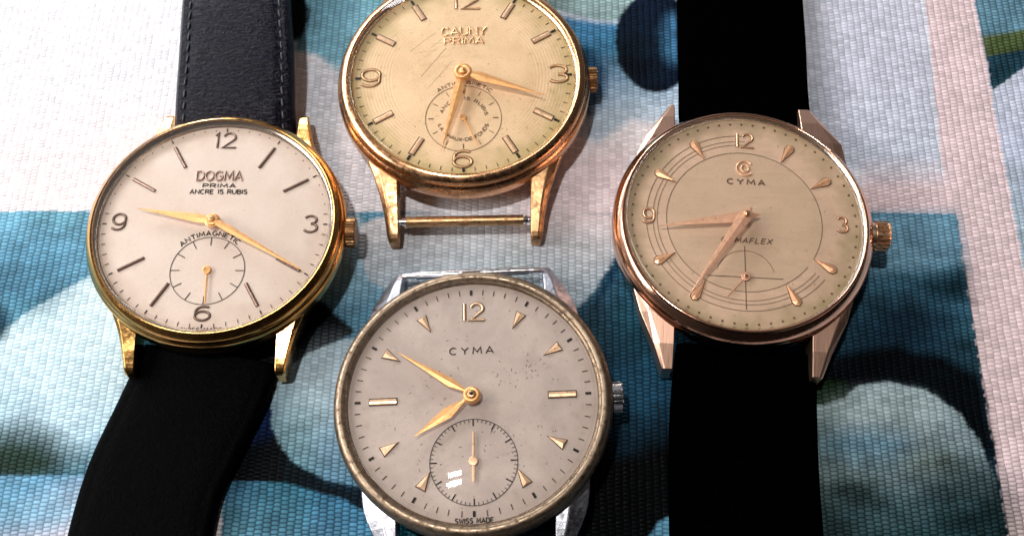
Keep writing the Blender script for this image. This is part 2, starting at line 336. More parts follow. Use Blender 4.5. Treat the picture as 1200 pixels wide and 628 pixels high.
# ------------------------------------------------------------------ the placemat
PRINT = [
 ([[-124.4,23.7],[-33.8,24.1],[-32.1,8.2],[-118.3,6.4]],(234,231,237),(242,228,232),[[-63.0,27.9],[-59.4,8.3]],4,1,0),
 ([[-177.4,5.3],[2.2,8.4],[2.7,-28.4],[-158.4,-31.4]],(124,186,214),(90,150,180),[[-71.1,7.4],[-66.3,-14.3]],0.12,1,0),
 ([[2.2,8.4],[61.1,9.5],[61.0,-34.3],[62.1,-83.4],[3.5,-84.7]],(82,140,168),(22,54,72),[[35.2,9.0],[33.3,-15.6]],0.12,1,0),
 ([[-37.6,-28.4],[11.2,-27.4],[10.5,-84.5],[-29.7,-85.4]],(14,46,62),(14,46,62),None,0.12,1,0),
 ([[-71.6,-20.1],[-69.1,-12.0],[-63.3,-7.0],[-56.8,-2.2],[-49.8,0.7],[-38.9,-2.8],[-33.3,-11.2],[-37.3,-22.7],[-47.3,-28.2],[-56.7,-29.2],[-66.0,-25.6]],(202,229,242),(112,164,188),[[-57.9,-11.7],[-52.4,-29.0]],0.3,1,1),
 ([[-47.6,-19.6],[-47.6,-21.7],[-48.4,-23.6],[-49.8,-25.1],[-51.8,-26.0],[-54.0,-26.4],[-56.4,-26.1],[-58.7,-25.2],[-60.6,-23.8],[-62.1,-22.0],[-62.9,-19.9],[-63.0,-17.8],[-62.3,-15.9],[-60.9,-14.3],[-58.9,-13.3],[-56.6,-12.9],[-54.1,-13.2],[-51.7,-14.1],[-49.8,-15.6],[-48.3,-17.5]],(205,230,243),(205,230,243),None,5,0.6,0),
 ([[-166.2,-16.3],[-69.1,-12.0],[-66.0,-25.6],[-60.9,-29.3],[-158.4,-31.4]],(60,110,120),(60,110,120),None,1.5,1,0),
 ([[-66.3,-9.3],[-66.2,-10.1],[-66.3,-10.8],[-66.6,-11.4],[-67.0,-11.8],[-67.5,-11.9],[-68.1,-11.8],[-68.7,-11.4],[-69.2,-10.9],[-69.6,-10.2],[-69.9,-9.3],[-70.0,-8.5],[-69.9,-7.8],[-69.6,-7.2],[-69.2,-6.8],[-68.7,-6.7],[-68.1,-6.8],[-67.5,-7.1],[-67.0,-7.7],[-66.5,-8.5]],(18,55,75),(18,55,75),None,1.2,1,0),
 ([[-55.4,-27.5],[-55.5,-28.6],[-56.2,-29.7],[-57.4,-30.5],[-59.1,-31.0],[-61.0,-31.2],[-63.0,-31.1],[-64.9,-30.6],[-66.5,-29.9],[-67.6,-28.9],[-68.2,-27.8],[-68.1,-26.6],[-67.5,-25.6],[-66.2,-24.7],[-64.5,-24.2],[-62.6,-23.9],[-60.5,-24.1],[-58.6,-24.6],[-57.1,-25.4],[-55.9,-26.4]],(48,72,62),(48,72,62),None,3,1,0),
 ([[-38.6,-29.3],[-38.9,-30.3],[-39.9,-31.2],[-41.7,-31.9],[-43.9,-32.4],[-46.5,-32.6],[-49.1,-32.5],[-51.6,-32.1],[-53.5,-31.5],[-54.9,-30.6],[-55.5,-29.6],[-55.3,-28.6],[-54.3,-27.7],[-52.5,-27.0],[-50.2,-26.5],[-47.6,-26.3],[-44.9,-26.4],[-42.5,-26.8],[-40.5,-27.4],[-39.1,-28.3]],(60,110,120),(60,110,120),None,3,0.7,0),
 ([[-44.0,-11.2],[-33.4,-10.3],[-28.4,-2.6],[-26.7,-4.1],[-20.2,-9.5],[-28.0,-14.0],[-30.3,-19.8],[-27.8,-25.8],[-22.5,-30.5],[-35.1,-29.5],[-41.8,-28.9],[-43.1,-20.6]],(6,15,22),(6,15,22),None,0.25,1,0),
 ([[-50.5,-9.2],[-39.2,-8.9],[-40.9,-13.3],[-48.6,-13.9]],(60,120,140),(25,60,75),[[-47.8,-11.5],[-40.0,-11.3]],0.8,1,0),
 ([[-29.3,-20.9],[-29.3,-21.9],[-29.6,-22.9],[-30.2,-23.6],[-30.9,-24.1],[-31.7,-24.3],[-32.6,-24.1],[-33.5,-23.7],[-34.2,-23.0],[-34.7,-22.1],[-35.0,-21.0],[-35.0,-20.0],[-34.7,-19.0],[-34.1,-18.3],[-33.4,-17.8],[-32.5,-17.6],[-31.6,-17.7],[-30.8,-18.2],[-30.1,-18.9],[-29.6,-19.9]],(15,55,110),(15,55,110),None,2,0.9,0),
 ([[-25.5,7.7],[-21.4,7.8],[-16.0,-2.3],[-18.8,-10.9],[-20.5,-9.5],[-26.4,-4.4],[-26.6,2.5]],(180,208,222),(104,160,188),[[-23.6,6.4],[-22.4,-7.4]],0.4,1,0),
 ([[-5.3,-20.2],[-5.6,-22.4],[-6.4,-24.4],[-7.8,-26.3],[-9.6,-27.8],[-11.9,-29.0],[-14.4,-29.7],[-17.1,-30.0],[-19.8,-29.8],[-22.5,-29.2],[-24.9,-28.1],[-27.0,-26.7],[-28.6,-24.9],[-29.8,-22.9],[-30.3,-20.7],[-30.3,-18.5],[-29.6,-16.4],[-28.3,-14.4],[-26.4,-12.7],[-24.1,-11.5],[-21.4,-10.6],[-18.6,-10.3],[-15.7,-10.5],[-13.0,-11.2],[-10.5,-12.4],[-8.4,-14.0],[-6.8,-15.9],[-5.7,-18.0]],(182,208,222),(94,142,168),[[-20.9,-12.1],[-20.4,-30.5]],0.2,1,0),
 ([[-16.7,-16.1],[-16.9,-17.5],[-17.6,-18.8],[-18.7,-19.8],[-20.2,-20.5],[-21.8,-20.8],[-23.5,-20.6],[-25.1,-20.0],[-26.4,-19.0],[-27.3,-17.7],[-27.7,-16.3],[-27.6,-14.9],[-27.0,-13.6],[-25.8,-12.5],[-24.3,-11.8],[-22.6,-11.6],[-20.9,-11.8],[-19.3,-12.4],[-18.0,-13.4],[-17.1,-14.7]],(196,216,228),(196,216,228),None,4,0.6,0),
 ([[-27.8,-26.4],[-22.6,-29.8],[-13.0,-31.9],[-7.7,-32.8],[-2.5,-61.1],[-17.8,-61.4],[-14.3,-35.0],[-20.9,-31.5],[-27.9,-29.7]],(8,30,42),(8,30,42),None,0.3,1,0),
 ([[-35.1,-29.5],[-27.9,-29.6],[-20.9,-31.2],[-14.9,-34.2],[-12.3,-43.0],[-7.0,-84.9],[-33.2,-85.4]],(58,118,148),(92,142,170),[[-27.9,-29.6],[-30.2,-37.4]],0.15,1,0),
 ([[-16.0,-33.0],[-9.7,-34.1],[-7.2,-42.9],[-12.3,-43.0]],(45,130,150),(45,130,150),None,0.6,1,0),
 ([[-158.1,-32.0],[-52.6,-29.2],[-35.2,-29.4],[-30.6,-85.4],[-129.4,-87.4]],(112,168,200),(200,190,200),[[-56.6,-29.7],[-53.1,-36.9]],0.12,1,0),
 ([[-52.6,-33.8],[-52.8,-34.4],[-53.6,-35.0],[-54.9,-35.5],[-56.5,-35.8],[-58.5,-36.0],[-60.4,-35.9],[-62.2,-35.7],[-63.7,-35.2],[-64.7,-34.7],[-65.2,-34.0],[-65.0,-33.4],[-64.2,-32.8],[-62.9,-32.3],[-61.2,-32.0],[-59.3,-31.8],[-57.3,-31.9],[-55.5,-32.2],[-54.0,-32.6],[-53.0,-33.2]],(130,190,220),(130,190,220),None,3,0.7,0),
 ([[-37.6,71.1],[-19.5,71.5],[-19.7,34.8],[-25.7,29.8],[-29.5,33.7],[-33.1,34.5]],(124,182,205),(124,182,205),None,0.8,1,0),
 ([[-31.5,41.0],[-31.5,39.6],[-31.7,38.3],[-32.2,37.2],[-32.8,36.6],[-33.5,36.3],[-34.3,36.5],[-35.0,37.2],[-35.7,38.2],[-36.2,39.5],[-36.4,40.9],[-36.5,42.4],[-36.3,43.7],[-35.9,44.8],[-35.2,45.5],[-34.5,45.8],[-33.7,45.6],[-32.9,44.9],[-32.3,43.8],[-31.8,42.5]],(8,28,38),(8,28,38),None,0.5,1,0),
 ([[-31.7,33.6],[-25.8,31.6],[-23.9,9.1],[-29.8,9.0]],(198,208,222),(198,208,222),None,1.5,0.8,0),
 ([[2.7,72.0],[27.6,72.5],[26.2,43.2],[19.7,40.9],[12.0,41.0],[4.3,43.1]],(155,182,184),(155,182,184),None,0.4,1,0),
 ([[4.3,42.3],[12.0,40.7],[24.8,40.3],[24.0,22.5],[16.7,23.7],[11.7,19.4],[6.9,22.1]],(72,140,184),(190,210,228),[[11.9,35.4],[14.3,24.4]],1,1,0),
 ([[26.6,37.3],[26.3,35.0],[25.6,32.9],[24.6,31.0],[23.3,29.6],[21.8,28.8],[20.3,28.4],[18.8,28.7],[17.4,29.5],[16.2,30.9],[15.3,32.6],[14.8,34.7],[14.6,37.0],[14.9,39.4],[15.5,41.6],[16.5,43.5],[17.8,45.0],[19.3,45.9],[20.9,46.3],[22.5,46.0],[23.9,45.1],[25.1,43.7],[26.0,41.8],[26.5,39.6]],(10,32,55),(10,32,55),None,0.35,1,0),
 ([[25.2,38.0],[25.1,36.6],[24.8,35.3],[24.3,34.3],[23.8,33.6],[23.2,33.4],[22.7,33.6],[22.2,34.3],[21.9,35.3],[21.7,36.5],[21.7,38.0],[21.8,39.4],[22.1,40.7],[22.5,41.8],[23.1,42.4],[23.6,42.7],[24.2,42.5],[24.7,41.8],[25.0,40.8],[25.2,39.5]],(70,130,170),(70,130,170),None,1.5,0.8,0),
 ([[13.2,30.2],[12.9,28.0],[12.1,26.0],[10.8,24.5],[9.2,23.5],[7.5,23.1],[5.8,23.4],[4.2,24.3],[2.9,25.9],[2.1,27.8],[1.7,30.0],[2.0,32.2],[2.8,34.2],[4.1,35.9],[5.7,36.9],[7.5,37.3],[9.3,37.0],[10.9,36.0],[12.2,34.4],[13.0,32.4]],(30,85,125),(30,85,125),None,1.2,0.8,0),  # cast shadow of the top watch's case, painted into the mat colours
 ([[-21.4,8.3],[16.9,8.9],[16.0,4.9],[12.9,-0.2],[10.3,-4.5],[4.7,-8.0],[-18.1,-4.2],[-20.9,1.3]],(214,214,220),(160,180,192),[[-0.1,6.9],[0.1,-4.5]],0.35,1,1),
 ([[-0.4,19.1],[16.0,18.1],[16.3,7.0],[-0.1,6.7]],(228,216,223),(228,216,223),None,3,0.8,0),
 ([[12.9,-0.2],[16.9,7.0],[17.7,6.0],[14.0,-1.1],[11.0,-5.7]],(18,62,88),(18,62,88),None,0.5,1,0),
 ([[21.0,-14.7],[20.7,-17.9],[20.0,-20.8],[18.9,-23.0],[17.7,-24.4],[16.4,-24.9],[15.0,-24.5],[13.9,-23.1],[13.0,-20.9],[12.4,-18.1],[12.2,-14.9],[12.5,-11.7],[13.2,-8.7],[14.2,-6.3],[15.5,-4.7],[16.9,-4.1],[18.3,-4.6],[19.5,-6.2],[20.4,-8.5],[21.0,-11.5]],(34,98,128),(34,98,128),None,4,0.7,0),
 ([[9.1,-27.0],[22.0,-22.1],[21.5,-34.3],[6.0,-42.6],[4.9,-34.6]],(3,10,14),(3,10,14),None,2,1,0),
 ([[16.2,-36.4],[18.6,-33.5],[21.6,-32.0],[31.7,-36.1],[30.8,-47.8],[15.9,-48.1]],(100,160,190),(100,160,190),None,0.25,1,0),
 ([[50.1,121.9],[70.2,122.3],[62.0,45.9],[60.6,16.2],[40.5,15.8]],(206,207,223),(196,203,218),[[51.0,45.6],[47.9,17.3]],1.2,1,0),
 ([[67.9,122.3],[77.2,122.5],[69.4,46.0],[69.1,8.1],[69.1,-35.3],[68.3,-90.4],[61.5,-90.5],[61.0,-34.3],[61.1,9.5],[48.2,9.4],[48.9,15.3],[60.3,15.7],[61.9,45.9]],(226,204,208),(226,204,208),None,0.12,1,0),
 ([[49.1,17.4],[60.5,17.6],[60.0,14.2],[48.7,13.9]],(212,206,216),(212,206,216),None,1.2,0.8,0),
 ([[77.2,122.5],[69.4,46.0],[69.1,8.1],[69.1,-35.3],[68.3,-90.4],[138.2,-88.9],[245.1,126.0]],(196,202,222),(165,190,205),[[70.5,23.4],[68.4,0.7]],0.12,1,0),
 ([[77.2,122.5],[69.4,46.0],[69.5,39.1],[91.8,43.3],[108.9,123.1]],(112,156,178),(112,156,178),None,0.15,1,0),
 ([[69.4,39.1],[92.1,44.6],[91.0,39.6],[69.4,35.4]],(96,112,72),(96,112,72),None,0.5,1,0),
 ([[69.5,35.7],[91.2,40.2],[79.2,37.2],[69.5,29.8]],(44,84,104),(44,84,104),None,0.15,1,0),
 ([[47.0,9.2],[61.1,9.5],[61.1,1.5],[46.0,-0.0]],(125,172,196),(125,172,196),None,1.8,0.9,0),
 ([[59.6,-8.1],[59.0,-9.6],[57.7,-10.9],[55.9,-12.0],[53.6,-12.7],[51.2,-13.0],[48.8,-12.8],[46.7,-12.2],[45.1,-11.2],[44.2,-9.9],[43.9,-8.4],[44.5,-6.9],[45.7,-5.5],[47.6,-4.4],[49.9,-3.7],[52.4,-3.4],[54.8,-3.6],[57.0,-4.2],[58.6,-5.3],[59.5,-6.6]],(26,60,82),(26,60,82),None,4,0.8,0),
 ([[55.0,-0.9],[61.1,1.5],[61.4,-3.8],[55.9,-2.7]],(15,55,65),(15,55,65),None,1.6,0.8,0),
 ([[36.7,-14.4],[43.1,-11.4],[50.4,-10.2],[56.9,-11.4],[60.6,-14.5],[61.2,-25.6],[59.3,-24.0],[56.9,-19.1],[53.0,-15.8],[48.7,-15.0],[43.6,-16.8],[36.3,-18.4]],(5,18,26),(5,18,26),None,1.0,1,0),
 ([[36.4,-18.3],[40.2,-18.2],[43.3,-16.8],[44.8,-15.6],[48.7,-14.9],[53.5,-15.9],[57.4,-19.1],[59.5,-22.9],[60.5,-27.2],[60.5,-34.3],[60.3,-59.8],[32.7,-60.3]],(172,194,202),(38,70,76),[[48.7,-15.3],[52.6,-33.6]],0.2,1,0),
 ([[49.9,-23.1],[49.5,-23.7],[48.7,-24.3],[47.5,-24.8],[45.9,-25.1],[44.3,-25.2],[42.6,-25.1],[41.2,-24.9],[40.0,-24.5],[39.3,-24.0],[39.1,-23.3],[39.5,-22.7],[40.3,-22.2],[41.5,-21.7],[43.0,-21.4],[44.7,-21.3],[46.4,-21.3],[47.8,-21.6],[49.0,-22.0],[49.7,-22.5]],(92,146,178),(92,146,178),None,3,0.7,0),
 ([[46.7,-31.7],[46.2,-32.7],[45.3,-33.6],[43.8,-34.3],[42.0,-34.7],[40.1,-34.9],[38.2,-34.8],[36.5,-34.4],[35.2,-33.8],[34.4,-32.9],[34.1,-32.0],[34.5,-31.0],[35.5,-30.1],[36.9,-29.4],[38.7,-28.9],[40.7,-28.7],[42.7,-28.8],[44.4,-29.2],[45.7,-29.9],[46.5,-30.7]],(30,55,55),(30,55,55),None,5,0.7,0),
 ([[63.4,-31.4],[62.9,-32.6],[62.0,-33.8],[60.7,-34.7],[59.1,-35.3],[57.5,-35.6],[55.9,-35.4],[54.6,-34.9],[53.6,-34.0],[53.0,-32.8],[52.9,-31.6],[53.4,-30.3],[54.3,-29.1],[55.6,-28.1],[57.2,-27.5],[58.8,-27.2],[60.4,-27.4],[61.8,-28.0],[62.8,-28.9],[63.4,-30.1]],(25,50,52),(25,50,52),None,5,0.7,0),
 ([[39.8,-14.6],[43.2,-15.0],[43.6,-17.0],[40.3,-18.2],[39.1,-18.2]],(32,60,36),(32,60,36),None,0.4,1,0),
 ([[58.2,-31.5],[57.6,-32.3],[56.1,-33.1],[54.0,-33.7],[51.3,-34.1],[48.4,-34.3],[45.5,-34.3],[43.0,-33.9],[41.0,-33.4],[39.7,-32.7],[39.4,-31.9],[39.9,-31.0],[41.3,-30.2],[43.5,-29.6],[46.2,-29.1],[49.1,-28.9],[52.0,-29.0],[54.6,-29.3],[56.6,-29.9],[57.8,-30.6]],(60,96,104),(60,96,104),None,4,0.5,0),
 ([[56.0,-25.2],[55.8,-25.6],[55.3,-25.9],[54.5,-26.2],[53.6,-26.4],[52.6,-26.5],[51.6,-26.5],[50.8,-26.3],[50.1,-26.0],[49.7,-25.7],[49.6,-25.3],[49.8,-24.9],[50.3,-24.5],[51.0,-24.2],[52.0,-24.0],[53.0,-23.9],[53.9,-24.0],[54.8,-24.1],[55.5,-24.4],[55.9,-24.8]],(74,84,58),(74,84,58),None,2,0.5,0),
 ([[45.1,-29.1],[44.9,-29.4],[44.6,-29.7],[44.0,-29.9],[43.4,-30.1],[42.7,-30.1],[42.0,-30.1],[41.3,-30.0],[40.8,-29.8],[40.5,-29.5],[40.5,-29.2],[40.6,-28.9],[41.0,-28.7],[41.5,-28.4],[42.2,-28.3],[42.9,-28.2],[43.6,-28.3],[44.2,-28.4],[44.7,-28.6],[45.0,-28.8]],(18,36,40),(18,36,40),None,1.2,0.6,0),
 ([[57.6,-32.5],[57.4,-32.9],[56.9,-33.2],[56.3,-33.5],[55.5,-33.7],[54.7,-33.8],[53.9,-33.8],[53.1,-33.6],[52.6,-33.3],[52.2,-33.0],[52.2,-32.6],[52.3,-32.2],[52.8,-31.9],[53.4,-31.6],[54.2,-31.4],[55.1,-31.3],[55.9,-31.4],[56.6,-31.5],[57.2,-31.8],[57.5,-32.1]],(20,40,42),(20,40,42),None,1.5,0.6,0),
 ([[53.7,-18.6],[53.3,-19.2],[52.3,-19.7],[50.8,-20.1],[49.0,-20.4],[47.0,-20.5],[45.0,-20.5],[43.2,-20.3],[41.8,-19.9],[40.9,-19.4],[40.6,-18.9],[41.0,-18.3],[42.0,-17.8],[43.5,-17.4],[45.4,-17.1],[47.4,-16.9],[49.4,-17.0],[51.2,-17.2],[52.6,-17.6],[53.5,-18.1]],(182,200,206),(182,200,206),None,3,0.6,0),
 ([[-54.5,0.6],[-54.7,-0.4],[-55.7,-1.3],[-57.3,-2.1],[-59.5,-2.6],[-61.9,-2.8],[-64.4,-2.7],[-66.8,-2.3],[-68.7,-1.6],[-70.0,-0.7],[-70.7,0.3],[-70.5,1.3],[-69.5,2.3],[-67.9,3.0],[-65.7,3.6],[-63.2,3.8],[-60.7,3.7],[-58.3,3.2],[-56.4,2.5],[-55.0,1.6]],(84,140,170),(84,140,170),None,4,0.6,0),
 ([[-60.4,-4.5],[-60.5,-5.5],[-61.1,-6.4],[-62.3,-7.1],[-63.7,-7.6],[-65.5,-7.8],[-67.2,-7.7],[-68.9,-7.3],[-70.3,-6.6],[-71.3,-5.7],[-71.8,-4.7],[-71.8,-3.8],[-71.2,-2.8],[-70.1,-2.1],[-68.6,-1.6],[-66.8,-1.4],[-65.0,-1.5],[-63.3,-2.0],[-61.9,-2.6],[-60.9,-3.5]],(60,112,140),(60,112,140),None,4,0.6,0),
 ([[19.0,-4.1],[18.8,-6.0],[18.3,-7.7],[17.6,-9.0],[16.8,-9.9],[15.9,-10.2],[15.0,-9.9],[14.2,-9.1],[13.6,-7.8],[13.2,-6.1],[13.1,-4.2],[13.2,-2.3],[13.7,-0.5],[14.4,0.9],[15.2,1.8],[16.2,2.1],[17.1,1.8],[17.9,0.9],[18.5,-0.4],[18.9,-2.2]],(30,84,112),(30,84,112),None,3,0.6,0)]

def lin(c):
    c = np.asarray(c, float)/255; return np.where(c <= .04045, c/12.92, ((c+.055)/1.055)**2.4)
def vnoise(X, Y, scale, seed):
    g = np.random.default_rng(seed).random((256, 256)); x = X/scale+100; y = Y/scale+100
    i = np.floor(x).astype(int); j = np.floor(y).astype(int); fx = x-i; fy = y-j; fx = fx*fx*(3-2*fx); fy = fy*fy*(3-2*fy)
    q = lambda a, b: g[a % 256, b % 256]
    return (q(i, j)*(1-fx)+q(i+1, j)*fx)*(1-fy)+(q(i, j+1)*(1-fx)+q(i+1, j+1)*fx)*fy
def sdist(X, Y, P):                         # signed distance to a polygon, positive inside
    P = np.asarray(P); d = np.full(X.shape, 1e9); ins = np.zeros(X.shape, bool)
    for k in range(len(P)):
        a = P[k]; b = P[(k+1) % len(P)]; e = b-a; L = (e**2).sum()+1e-12
        t = np.clip(((X-a[0])*e[0]+(Y-a[1])*e[1])/L, 0, 1)
        d = np.minimum(d, np.hypot(X-a[0]-t*e[0], Y-a[1]-t*e[1]))
        c = (a[1] > Y) != (b[1] > Y)
        with np.errstate(divide='ignore', invalid='ignore'): ins ^= c & (X < (b[0]-a[0])*(Y-a[1])/(b[1]-a[1])+a[0])
    return np.where(ins, d, -d)
def chaikin(P, n=2):
    P = np.asarray(P, float)
    for _ in range(n):
        Q = np.roll(P, -1, 0); P = np.stack([P*.75+Q*.25, P*.25+Q*.75], 1).reshape(-1, 2)
    return P
MW, MH, MR = 450.0, 330.0, 4.0
def axis(lo, hi, a, b, fine, coarse):
    return np.concatenate([np.arange(lo, a, coarse), np.arange(a, b, fine), np.arange(b, hi+coarse*.5, coarse)])
xs = axis(-225, 225, -84, 84, .24, 3.0); ys = axis(-150, 180, -44, 58, .24, 3.0)
xs[-1] = 225; ys[-1] = 180
X, Y = np.meshgrid(xs, ys)
col = np.ones(X.shape+(3,))*lin((232, 231, 238))
ci = np.floor(X/.955).astype(int); ri = np.floor(Y/.535+.5*(ci % 2)).astype(int)
jt = np.random.default_rng(3).random((512, 512))[ci % 512, ri % 512]-.5      # ink edges break along the threads
wx_ = jt*.32+X+(vnoise(X, Y, 2.2, 1)-.5)*.25; wy_ = Y+(vnoise(X, Y, 2.2, 2)-.5)*.25
for pts, c1, c2, g, soft, al, smo in PRINT:
    P = chaikin(pts) if smo else np.asarray(pts, float)
    lo = P.min(0)-soft*2; hi = P.max(0)+soft*2
    ii = np.where((ys >= lo[1]) & (ys <= hi[1]))[0]; jj = np.where((xs >= lo[0]) & (xs <= hi[0]))[0]
    if not len(ii) or not len(jj): continue
    sl = np.s_[ii[0]:ii[-1]+1, jj[0]:jj[-1]+1]
    x, y = wx_[sl], wy_[sl]
    a = np.clip(sdist(x, y, P)/(2*soft)+.5, 0, 1); a = a*a*(3-2*a)*al
    if g:
        d = np.subtract(g[1], g[0]); t = np.clip(((x-g[0][0])*d[0]+(y-g[0][1])*d[1])/(d**2).sum(), 0, 1)[..., None]
        c = lin(c1)*(1-t)+lin(c2)*t
    else: c = lin(c1)
    col[sl] = col[sl]*(1-a[..., None])+c*a[..., None]
# mottling of the photographic print, strongest in the darker blues
v1 = vnoise(X, Y, 5.5, 5)-.5; v2 = vnoise(X, Y, 1.6, 6)-.5; v3 = vnoise(X, Y, 9, 8)
lum = col.mean(-1); k = np.clip(1-lum/.75, .05, 1)
col *= (1+(v1*.7+v2*.5+(vnoise(X, Y*1.6, 3.1, 12)-.5)*.45)*k)[..., None]
gr = np.clip((v3-.58)*3, 0, 1)*k*.4
col = col*(1-gr[..., None])+col*np.array([.85, 1.05, .62])*gr[..., None]
col = .8*(np.clip(col, 0, 1)/.8)**1.16*.98       # printing ink: deep blues go nearly black
lm = col.mean(-1, keepdims=True); col = np.clip(lm+(col-lm)*.9, 0, 1)
ny, nx = X.shape
mat_me = bpy.data.meshes.new('placemat')
edge = [0]
top = np.stack([X, Y, np.zeros_like(X)], -1).reshape(-1, 3)*S
idx = np.arange(ny*nx).reshape(ny, nx)
q = np.stack([idx[:-1, :-1], idx[:-1, 1:], idx[1:, 1:], idx[1:, :-1]], -1).reshape(-1, 4)
bord = np.concatenate([idx[0, :], idx[1:, -1], idx[-1, -2::-1], idx[-2:0:-1, 0]])
bot = top[bord].copy(); bot[:, 2] = -.9*S
nb = len(bord); b0 = ny*nx; bi = np.arange(nb)
qs = np.stack([bord, b0+bi, b0+(bi+1) % nb, np.roll(bord, -1)], -1)
V = np.concatenate([top, bot]); F = np.concatenate([q, qs])
mat_me.vertices.add(len(V)); mat_me.vertices.foreach_set('co', V.astype(np.float32).ravel())
mat_me.loops.add(F.size); mat_me.loops.foreach_set('vertex_index', F.astype(np.int32).ravel())
mat_me.polygons.add(len(F)); mat_me.polygons.foreach_set('loop_start', np.arange(0, F.size, 4, dtype=np.int32))
mat_me.update(calc_edges=True); mat_me.validate()
ca = mat_me.attributes.new('print', 'FLOAT_COLOR', 'POINT')
cc = np.ones((len(V), 4), np.float32); cc[:ny*nx, :3] = col.reshape(-1, 3); cc[ny*nx:, :3] = .6
ca.data.foreach_set('color', cc.ravel())
m, t, n, l, p = nmat('woven_printed_vinyl')
at = n.new('ShaderNodeAttribute'); at.attribute_name = 'print'
co = coords(n, l)
wob = n.new('ShaderNodeTexNoise'); wob.inputs['Scale'].default_value = .35; wob.inputs['Detail'].default_value = 3; l.new(co, wob.inputs['Vector'])
wsub = n.new('ShaderNodeVectorMath'); wsub.operation = 'SUBTRACT'; wsub.inputs[1].default_value = (.5, .5, .5); l.new(wob.outputs['Color'], wsub.inputs[0])
wsc = n.new('ShaderNodeVectorMath'); wsc.operation = 'SCALE'; wsc.inputs['Scale'].default_value = .45; l.new(wsub.outputs[0], wsc.inputs[0])
wad = n.new('ShaderNodeVectorMath'); wad.operation = 'ADD'; l.new(co, wad.inputs[0]); l.new(wsc.outputs[0], wad.inputs[1])
sx = n.new('ShaderNodeSeparateXYZ'); l.new(wad.outputs[0], sx.inputs[0])
U = math_(n, l, 'DIVIDE', sx.outputs[0], .955)
cid = math_(n, l, 'FLOOR', U); fu = math_(n, l, 'FRACT', U)
par = math_(n, l, 'PINGPONG', cid, 1.0)
jit = n.new('ShaderNodeTexWhiteNoise'); jit.noise_dimensions = '1D'; l.new(cid, jit.inputs['W'])
Vv = math_(n, l, 'ADD', math_(n, l, 'DIVIDE', sx.outputs[1], .535), math_(n, l, 'ADD', math_(n, l, 'MULTIPLY', par, .5), math_(n, l, 'MULTIPLY', jit.outputs[0], .09)))
rid = math_(n, l, 'FLOOR', Vv); fv = math_(n, l, 'FRACT', Vv)
cell = n.new('ShaderNodeCombineXYZ'); l.new(cid, cell.inputs[0]); l.new(rid, cell.inputs[1])
wn = n.new('ShaderNodeTexWhiteNoise'); wn.noise_dimensions = '2D'; l.new(cell.outputs[0], wn.inputs['Vector'])
su = math_(n, l, 'SINE', math_(n, l, 'MULTIPLY', fu, PI)); sv = math_(n, l, 'SINE', math_(n, l, 'MULTIPLY', fv, PI))
hu = math_(n, l, 'POWER', su, .6); hv = math_(n, l, 'POWER', sv, .8)
hh = math_(n, l, 'MULTIPLY', hu, hv)
hh2 = math_(n, l, 'ADD', hh, math_(n, l, 'MULTIPLY', wn.outputs[0], .18))
nn = bump(n, l, hh2, 1.0, .085*S)
nn = bump(n, l, noise(n, l, co, 7, 3), .35, .03*S, nn)
l.new(nn, p.inputs['Normal'])
lumn = n.new('ShaderNodeRGBToBW'); l.new(at.outputs['Color'], lumn.inputs[0])
gapmin = mrange(n, l, lumn.outputs[0], .02, .7, .22, .84)
gmr = n.new('ShaderNodeMapRange'); gmr.inputs[1].default_value = .12; gmr.inputs[2].default_value = .7; gmr.inputs[4].default_value = 1.0
l.new(hh, gmr.inputs[0]); l.new(gapmin, gmr.inputs[3]); gap = gmr.outputs[0]             # gaps between the threads, with their groove shade painted into the colour
vary = mrange(n, l, wn.outputs[0], 0, 1, .80, 1.10)
lint = mrange(n, l, noise(n, l, co, .9, 7, .8), .70, .74, 1, .45)       # stray dark lint
gv = math_(n, l, 'MULTIPLY', math_(n, l, 'MULTIPLY', gap, vary), lint)
sc_ = n.new('ShaderNodeVectorMath'); sc_.operation = 'SCALE'; l.new(at.outputs['Color'], sc_.inputs[0]); l.new(gv, sc_.inputs['Scale'])
l.new(sc_.outputs[0], p.inputs['Base Color'])
l.new(mrange(n, l, wn.outputs[0], 0, 1, .42, .62), p.inputs['Roughness']); p.inputs['Specular IOR Level'].default_value = .05
mat_me.materials.append(m)
pm = bpy.data.objects.new('placemat', mat_me); C.objects.link(pm); pm.rotation_euler.z = R(-1.2)
pm['label'] = 'woven vinyl placemat printed with blue pebbles in squares and pale bands, under all four watches'
pm['category'] = 'placemat'
tb = MB(); tb.box((0, 10, -21.0), (900, 620, 40)); TBL = plain('dark_wood_table', (.11, .065, .04), .4)
to = tb.build('tabletop', TBL, bevel=2); to['kind'] = 'structure'

